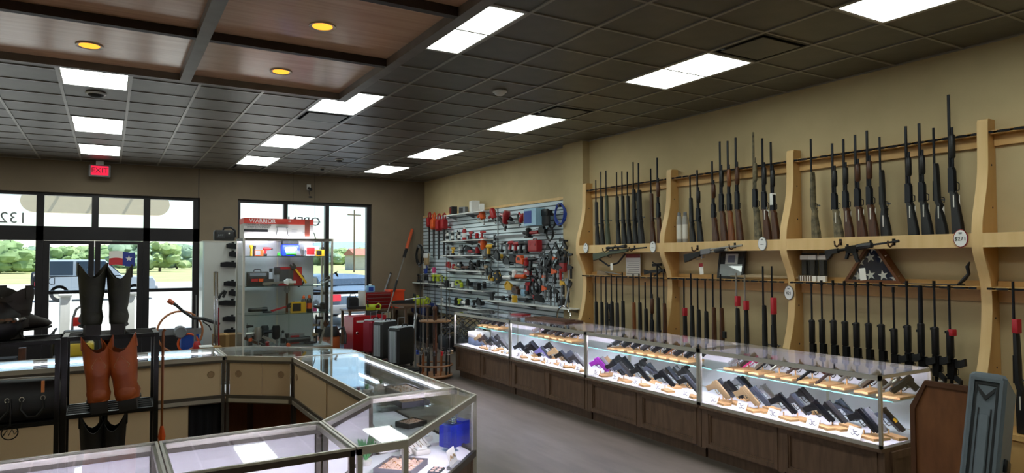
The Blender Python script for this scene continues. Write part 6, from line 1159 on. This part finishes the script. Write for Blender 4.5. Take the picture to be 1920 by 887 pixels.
def chest(label, x, y, w, d, z0, h, rz, n, m, name='tool_chest'):
    t = thing(name, label, 'tool chest', (x, y, z0), rz)
    obj('body', G().rbox(-w/2, w/2, -d/2, d/2, 0, h, .01), m, t)
    for k in range(n):
        dr = obj('drawer', G().rbox(-w/2+.02, w/2-.02, -d/2-.012, -d/2+.004, .02+k*(h-.04)/n, .02+(k+.9)*(h-.04)/n, .004), m, t); obj('drawer_pull', G().box(-w/2+.03, w/2-.03, -d/2-.02, -d/2-.012, .02+(k+.72)*(h-.04)/n, .02+(k+.82)*(h-.04)/n), STEEL, dr)
    return t
p = floor_pt(690, 640); t = chest('tall bright red tool cabinet on floor behind the suitcases', 4.42, 13.1, .72, .42, .002, .68, R(8), 0, mat('chest_red', '#a3121b', .3)); obj('badge', G().box(-.3, -.12, -.23, -.226, .56, .6), PAPER, t); obj('lock', G().lathe([(.03, 0), (.02, .01), (0, .01)], (-.28, -.226, .36), (0, -1, 0), 10), CHROME, t)
t = thing('wooden_stand', 'dark wooden stand carrying the small red drawer chest by the second window', 'stand', (4.85, 13.98, 0)); obj('top', G().box(-.6, .72, -.3, .3, .72, .75), DARKW, t)
for sx in (-.55, .67):
    for sy in (-.26, .26): obj('leg', G().box(sx-.025, sx+.025, sy-.025, sy+.025, 0, .72), DARKW, t)
t = chest('small dark red drawer chest on a stand by the second window', 4.92, 13.95, .58, .36, .751, .34, R(5), 4, mat('chest_dark', '#7d1216', .3), 'drawer_chest'); obj('side_panel', G().box(-.31, -.292, -.18, .18, 0, .38), mat('chest_side', '#c9bfae', .5), t)
t = thing('blue_bottle_pack', 'pale blue bottle pack standing on the drawer chest', 'bottle', (4.82, 13.98, 1.093)); obj('body', G().rbox(-.09, .09, -.06, .06, 0, .14, .015), mat('bottle_blue', '#7fb0d8', .3), t); obj('cap', G().cyl((0, 0, .14), (0, 0, .17), .03), WHITE, t); obj('print_panel', G().box(-.05, .05, -.063, -.058, .03, .11), BLUE, t)
t = thing('orange_bin', 'orange plastic box standing beside the drawer chest at the window edge', 'box', (5.38, 13.98, .751)); obj('box', G().box(-.16, .16, -.14, .14, 0, .36), mat('bin_orange', '#e5461c', .45), t); obj('lid', G().box(-.175, .175, -.155, .155, .36, .385), mat('bin_lid', '#f0552a', .45), t); obj('green_label', G().box(-.12, .12, -.1425, -.138, .06, .15), mat('label_green', '#3d7d4e', .5), t)
t = thing('side_table', 'low dark table beside the red cabinet carrying lime yard tools', 'table', (5.35, 13.3, 0)); obj('top', G().box(-.28, .3, -.62, .15, .82, .858), DARKW, t)
for sx in (-.22, .25):
    for sy in (-.57, .1): obj('leg', G().cyl((sx, sy, 0), (sx, sy, .82), .022), DARKW, t)
pr = floor_pt(652, 640); t = thing('orange_cooler', 'black and orange wheeled shop vacuum by the window right of the tower case', 'vacuum', (at_y(616, 620, 12.75).x, 12.75, 0), R(10)); obj('drum', G().lathe([(.2, .06), (.21, .08), (.2, .34), (.19, .36)], n=18), mat('vac_orange', '#a8552a', .45), t); obj('motor_head', G().lathe([(.21, .36), (.2, .44), (.15, .54), (.0, .57)], n=18), K, t); obj('hose', G().tube([(.18, 0, .45), (.28, -.05, .5), (.3, -.1, .35), (.26, -.16, .2)], .026, 8), K, t)
for k in range(4): obj('caster', G().ball((.19*math.cos(PI/4+k*PI/2), .19*math.sin(PI/4+k*PI/2), .03), .03, 8, 5), K, t)
t = thing('black_tool_bag', 'black tool bag on the stand left of the drawer chest', 'bag', (4.43, 13.95, .751)); obj('body', G().rbox(-.1, .1, -.12, .12, 0, .25, .03), BLACKCL, t); obj('handle', G().tube([(-.06, 0, .25), (-.05, 0, .32), (.05, 0, .32), (.06, 0, .25)], .01), K, t)
T('chainsaw', 'lime and black chainsaw on the red cabinet behind the suitcases', (4.5, 13.1, .775), R(160), LIME, K, 1.1, group='yard tools by the corner'); obj('support', G().box(-.12, .06, -.05, .05, -.09, 0), CHARC, [o for o in COL.objects if o.name.startswith('chainsaw')][0])
T('chainsaw', 'lime chainsaw with a dark cover on the low dark table', (5.55, 13.2, .86), R(170), LIME, CHARC, 1.2, group='yard tools by the corner'); T('hedge_trimmer', 'lime bodied trimmer at the right end of low dark table', (5.5, 12.92, .86), R(170), LIME, K, 1.1, group='yard tools by the corner')
def slant(name, label, cat, a, b, parts): t = thing(name, label, cat, (0, 0, 0)); [obj(n_, f_(Vector(a), Vector(b)), m_, t) for n_, f_, m_ in parts]; return t
a = at_y(722, 585, 13.52); b = at_y(773, 430, YB-.06)
slant('pole_pruner', 'long pole tool with orange bar cover leaning in the corner by the slatwall', 'pruner', (a.x, a.y, .5), b, [('shaft', lambda a, b: G().cyl(a, a.lerp(b, .72), .014), SILVER), ('motor', lambda a, b: G().cyl(a.lerp(b, .68), a.lerp(b, .78), .035), K), ('bar_cover', lambda a, b: G().cyl(a.lerp(b, .77), b, .038, .034, 8), mat('cover_orange', '#c4532a', .5)), ('grip', lambda a, b: G().cyl(a.lerp(b, .3), a.lerp(b, .42), .022), K), ('base_motor', lambda a, b: G().ball(a, (.09, .06, .07)), LIME), ('guard', lambda a, b: G().prism([(a.x-.25, a.z-.02), (a.x+.1, a.z-.02), (a.x+.08, a.z+.2), (a.x-.02, a.z+.2)], a.y-.1, a.y-.09, 'y'), mat('guard_beige', '#b3a68b', .5)), ('foot', lambda a, b: G().cyl((a.x, a.y, 0), a, .015), SILVER)])
a = floor_pt(764, 682); b = at_y(780, 590, a.y+.35)
slant('crutch_pole', 'grey aluminium pole with white grip leaning in front of rod rack', 'pole', (a.x, a.y, .005), b, [('shaft', lambda a, b: G().cyl(a, b, .017), mat('pole_grey', '#8d8f8f', .4, metal=.4)), ('grip', lambda a, b: G().cyl(a.lerp(b, .9), b+(b-a)*.03, .026), WHITE), ('tip', lambda a, b: G().cyl(a, a.lerp(b, .03), .022), K)])
a = Vector((4.95, 13.9, .9)); b = at_y(732, 514, 14.38)
slant('metal_tube', 'thin grey metal tube leaning against the second window jamb', 'tube', (4.9, 14.38, .002), b, [('tube', lambda a, b: G().cyl(a, b, .02), STEEL), ('end_cap', lambda a, b: G().cyl(b, b+(b-a)*.02, .022), K)])
BLUEB = mat('bag_blue', '#23346f', .8)
for k, (x, y, w, lb) in enumerate(((6.0, 14.13, .2, 'blue and black tool tote with orange tools, left of the pair below the corner shelf'), (5.98, 13.62, .22, 'long navy duffel bag below the corner shelf, right of the pair'))):
    t = thing('tool_tote', lb, 'bag', (x+.03, y, .58), 0); obj('body', G().rbox(-.14, .14, -w, w, 0, .26, .05), BLUEB, t); obj('handle', G().tube([(0, -.12, .25), (0, -.1, .36), (0, .1, .36), (0, .12, .25)], .012), K, t); obj('end_panel', G().rbox(-.145, .145, -w-.01, -w+.06, .02, .2, .02), K, t)
    if k == 0: obj('orange_handle', G().tube([(0, -.05, .25), (.02, .0, .33), (0, .06, .26)], .02), ORANGE, t)
t = thing('storage_crate', 'dark storage bench under the blue bags along slatwall', 'bench', (5.88, 13.25, 0)); obj('body', G().box(-.02, .3, 0.05, 1.15, .0, .54), K, t); obj('top', G().box(-.03, .31, .03, 1.17, .54, .578), DARKW, t)
for k, (x, y, lb) in enumerate(((5.85, 12.1, 'first dark bicycle-like heap of black cables under the lowest left shelf'), (5.95, 11.4, 'tangled black cables hung under the slatwall beside the gun counter'))):
    t = thing('cable_heap', lb, 'cables', (x, y, 0)); rr = random.Random(k)
    obj('bin', G().rbox(-.2, .2, -.25, .25, 0, .3, .03), K, t)
    for q in range(9): obj('cable', G().tube([(.16*math.cos(a+q), .22*math.sin(a+q*.7), .33+.1*q/3+.1*math.sin(2*a+q)) for a in [2*PI*i/14 for i in range(14)]], .011, 5, True), (K, CHARC, GREY, K)[q % 4], t)
# fishing rod carousel
pr = floor_pt(812, 712); fx, fy = 4.28, 9.45
t = thing('rod_carousel', 'round wooden fishing rod carousel standing beside the gun counter', 'rack', (fx, fy, 0)); WOODR = mat('carousel_wood', '#8d6540', .5, second='#74502f', scale=8)
obj('post', G().cyl((0, 0, 0), (0, 0, 1.02), .032, n=12), WALNUT, t); obj('top_disc', G().lathe([(.0, .845), (.24, .845), (.245, .855), (.24, .868), (.0, .868)], n=28), WOODR, t); obj('base_disc', G().lathe([(.0, .03), (.26, .03), (.265, .045), (.26, .06), (.0, .06)], n=28), WOODR, t); obj('foot', G().lathe([(.2, 0), (.2, .03)], n=16), WOODR, t); obj('finial', G().ball((0, 0, 1.04), (.04, .04, .05)), WALNUT, t)
obj('lower_ring', G().tube([(.265*math.cos(2*PI*k/28), .265*math.sin(2*PI*k/28), .2) for k in range(28)], .014, 6, True), WOODR, t)
cols_ = [BLACK, CHARC, RED, SILVER, TAN, K, BLUE, STEEL]
for k in range(14):
    a = 2*PI*k/14+.2; h = [2.2, 1.5, 2.05, 1.35, 1.7, 2.3, 1.4, 1.9, 1.3, 2.1, 1.55, 1.8, 1.25, 1.95][k]
    side_ = ['near', 'far'][math.sin(a) > 0]
    t = thing('fishing_rod', '%s fishing rod with %s reel, %s place counted clockwise in the rod carousel' % (['tall', 'short'][h < 1.6], ['black', 'dark', 'red', 'silver', 'tan', 'plain black', 'blue', 'steel'][k % 8], ORD[k]), 'fishing rod', (fx+.225*math.cos(a), fy+.225*math.sin(a), .062), a, 'fishing rods in the carousel')
    obj('butt', G().lathe([(.011, 0), (.013, .02), (.012, .24), (.008, .3)], n=8), (K, HONEY, K)[k % 3], t); obj('blank', G().cyl((0, 0, .3), (0, 0, h), .0055, .002, 6), (CHARC, SILVER, K)[k % 3], t)
    obj('reel', G().lathe([(.022, -.03), (.028, -.025), (.018, -.02), (.018, .02), (.028, .025), (.022, .03)], (.04, 0, .33), (0, 0, 1), 12), cols_[k % 8], t); obj('reel_foot', G().box(.006, .03, -.006, .006, .32, .34), STEEL, t); obj('crank', G().tube([(.04, 0, .33), (.04, .04, .33), (.04, .045, .37)], .005, 5).ball((.04, .05, .375), .009, 6, 4), K, t)
    for z in (.55, .8, 1.05): obj('line_guide', G().tube([(.01+.006*math.cos(2*PI*q/8), 0, z+.01*math.sin(2*PI*q/8)) for q in range(8)], .0015, 4, True), STEEL, t)
t = thing('tripod_frame', 'thin steel stand with small dark crossbar behind rod carousel', 'stand', (4.3, 10.25, 0)); obj('pole', G().cyl((0, 0, 0), (0, 0, 1.15), .012), STEEL, t); obj('crossbar', G().cyl((-.18, 0, 1.14), (.18, 0, 1.17), .01), STEEL, t); obj('base', G().lathe([(.14, 0), (.14, .02), (.02, .03)], n=16), K, t)

# ------------------------------------------------------------------ machines by the entrance glass
def wp(px, Y): return at_y(px, 600, Y).x
t = thing('wire_wheel_blower', 'orange based machine with a large ring guard by the entrance glass', 'machine', (wp(338, 10.6), 10.6, 0)); RINGM = mat('ring_tan', '#b5764e', .4)
obj('base', G().rbox(-.14, .16, -.14, .14, .0, .12, .03), ORANGE, t); obj('stand', G().cyl((.02, 0, .12), (.0, 0, .5), .03), K, t); obj('pedestal', G().rbox(-.1, .1, -.1, .1, .12, .44, .02), CHARC, t)
obj('ring_guard', G().tube([(.29*math.cos(2*PI*k/28), 0, .78+.29*math.sin(2*PI*k/28)) for k in range(28)], .016, 6, True), RINGM, t); obj('motor', G().lathe([(.07, -.1), (.085, -.06), (.085, .06), (.07, .1)], (0, 0, .78), (0, 1, 0), 14), GREY, t); obj('cross_brace', G().box(-.28, .28, -.008, .008, .74, .82), GREY, t); obj('small_ring', G().tube([(.1+.13*math.cos(2*PI*k/20), -.05, .62+.13*math.sin(2*PI*k/20)) for k in range(20)], .016, 6, True), ORANGE, t)
t = thing('leaf_blower_handle', 'long black curved handlebar with orange grip over blue machine', 'handlebar', (0, 0, 0)); Y = 10.3
pts = [at_y(x, y, Y) for x, y in ((318, 565), (330, 572), (345, 585), (362, 596), (382, 598), (400, 604), (412, 608))]; obj('bar', G().tube(pts, [.024, .02, .018, .02, .024, .024, .022], 8), K, t); obj('grip', G().tube([at_y(315, 563, Y), at_y(325, 569, Y)], .032, 8), mat('grip_orange', '#b5532e', .5), t); obj('lever', G().tube([at_y(380, 603, Y), at_y(392, 611, Y), at_y(396, 619, Y)], .009), K, t); obj('upright', G().cyl(at_y(368, 598, Y), at_y(368, 553, Y), .008), STEEL, t); obj('leg', G().cyl((at_y(366, 600, Y).x, Y, 0), at_y(366, 600, Y), .016), STEEL, t)
t = thing('pressure_washer', 'bright blue pressure washer with red hose fittings by the entrance', 'washer', (wp(356, 10.75), 10.95, 0)); obj('body', G().rbox(-.1, .14, -.12, .12, .1, .74, .03), mat('washer_blue', '#1f4fb0', .35), t); obj('pump', G().lathe([(.06, 0), (.07, .05), (.05, .14)], (-.02, -.16, .3), (0, 0, 1), 12), mat('pump_blue', '#2a62c4', .35), t); obj('top_tray', G().box(-.12, .16, -.13, .13, .74, .77), GREY, t)
for sx in (-1, 1): obj('wheel', G().lathe([(.03, -.03), (.1, -.03), (.1, .03), (.03, .03)], (sx*.17, .05, .1), (1, 0, 0), 14), K, t)
t = thing('red_floor_jack', 'dark red floor jack with pale column in front of the blue washer', 'jack', (wp(368, 10.3), 10.18, 0)); obj('base', G().rbox(-.09, .09, -.1, .1, 0, .14, .02), REDM, t); obj('column', G().cyl((0, 0, .14), (0, 0, .58), .035), SILVER, t); obj('collar', G().lathe([(.05, .58), (.05, .64), (.03, .68)], n=12), RED, t); obj('hook', G().tube([(-.09, 0, .1), (-.13, 0, .2), (-.1, 0, .32), (-.05, 0, .33)], .016), RED, t)
t = thing('small_carton', 'low brown carton with red arc beside the chrome crutches', 'box', (wp(392, 10.2), 10.0, .0)); obj('box', G().box(-.13, .13, -.1, .1, 0, .62), mat('cardboard', '#a07a48', .8), t); obj('white_flap', G().box(-.14, .02, -.11, .1, .62, .632), PAPER, t); obj('print_panel', G().prism([(-.1, .5)]+[(.0+.1*math.cos(PI-PI*k/8), .5+.06*math.sin(PI*k/8)) for k in range(9)], -.1025, -.1, 'y'), REDM, t)
t = thing('brown_carton', 'wide brown cardboard carton in front of the white cabinet', 'box', (wp(425, 10.8), 10.95, 0)); obj('box', G().box(-.16, .2, -.15, .15, 0, .68), mat('cardboard_dark', '#8a6a3e', .8), t); obj('tape', G().box(-.01, .04, -.152, .152, .4, .682), mat('tape_tan', '#b08c58', .5), t)
YK = 10.05
t = thing('crutches', 'pair of chrome crutches strapped together standing by the tower case', 'crutch', (0, 0, 0))
for dx in (0, 5.5): obj('shaft', G().cyl((wp(404+dx, YK), YK, 0), at_y(402+dx, 510, YK), .013), CHROME, t)
obj('crossbar', G().cyl(at_y(402, 511, YK), at_y(408, 511, YK), .013), CHROME, t); obj('arm_pad', G().tube([at_y(410, 560, YK), at_y(414, 552, YK), at_y(421, 545, YK), at_y(424, 546, YK), at_y(418, 558, YK)], .018, 8), K, t); obj('red_tube', G().cyl((wp(413, YK), YK, 0), at_y(409, 577, YK), .012), REDM, t)
YM = 10.4
t = thing('yellow_generator', 'yellow portable generator with black tube frame behind the shoe rack', 'generator', (wp(143, YM), YM, .0)); zb = at_y(140, 672, YM).z
obj('body', G().rbox(-.2, .2, -.15, .15, zb+.04, zb+.2, .02), mat('gen_yellow', '#c9ad2c', .4), t); obj('engine', G().rbox(-.16, .14, -.12, .12, zb+.2, zb+.3, .02), mat('gen_grey', '#5c6064', .5), t); obj('tank', G().rbox(-.14, .1, -.1, .1, zb+.3, zb+.36, .02), K, t); obj('white_card', G().box(.08, .2, -.16, -.155, zb+.26, zb+.4), PAPER, t)
for sx in (-1, 1): obj('frame_tube', G().tube([(sx*.25, -.17, zb+.02), (sx*.25, -.17, zb+.34), (sx*.22, -.12, zb+.38), (sx*.22, .12, zb+.38), (sx*.25, .17, zb+.34), (sx*.25, .17, zb+.02)], .015, 8), K, t)
obj('base_frame', G().box(-.26, .26, -.18, .18, zb-.01, zb+.03), K, t); obj('dolly', G().box(-.2, .2, -.14, .14, .0, zb-.01), CHARC, t)
YH = 12.4
t = thing('red_hand_truck', 'folding hand truck with red back plate and grey looped handle by the doors', 'hand truck', (0, 0, 0)); obj('loop_handle', G().tube([at_y(x, y, YH) for x, y in ((135, 622), (137, 597), (143, 580), (152, 574), (168, 574), (172, 590), (172, 622))], .018, 8), GREY, t); q0, q1 = at_y(136, 612, YH), at_y(158, 594, YH); obj('red_plate', G().rbox(q0.x, q1.x, YH-.02, YH+.02, q0.z, q1.z, .01), mat('truck_red', '#d12a1e', .4), t)
for px in (137, 172): obj('leg', G().cyl((wp(px, YH), YH, 0), at_y(px, 622, YH), .018), GREY, t)
obj('toe_plate', G().box(wp(135, YH), wp(172, YH), YH-.25, YH, 0.005, .02), GREY, t)
t = thing('exercise_frame', 'dark machine with chrome bar on skids at the left edge by the doors', 'exercise machine', (wp(12, 11.), 11.2, 0)); obj('skid', G().tube([(-.5, -.1, .06), (.38, -.1, .06), (.46, -.1, .14)], .03, 8), CHROME, t); obj('mast', G().box(.12, .2, -.05, .05, .06, .62), WALNUT, t); obj('seat', G().rbox(-.4, .12, -.15, .15, .38, .5, .03), BLACKCL, t); obj('skid', G().tube([(-.5, .3, .06), (.38, .3, .06), (.46, .3, .14)], .03, 8), CHROME, t)
obj('cross_tube', G().box(.1, .22, -.1, .3, .03, .09), K, t)
t = thing('tall_door_post_bag', 'dark narrow umbrella stand standing between the doors behind the tall boots', 'stand', (-.2, 13.9, 0)); obj('body', G().rbox(-.12, .12, -.1, .1, 0, 1.3, .03), mat('dark_green', '#20281f', .6), t); obj('rim', rect_frame(G(), 'z', 1.3, 1.33, -.13, .13, -.11, .11, .02), K, t)
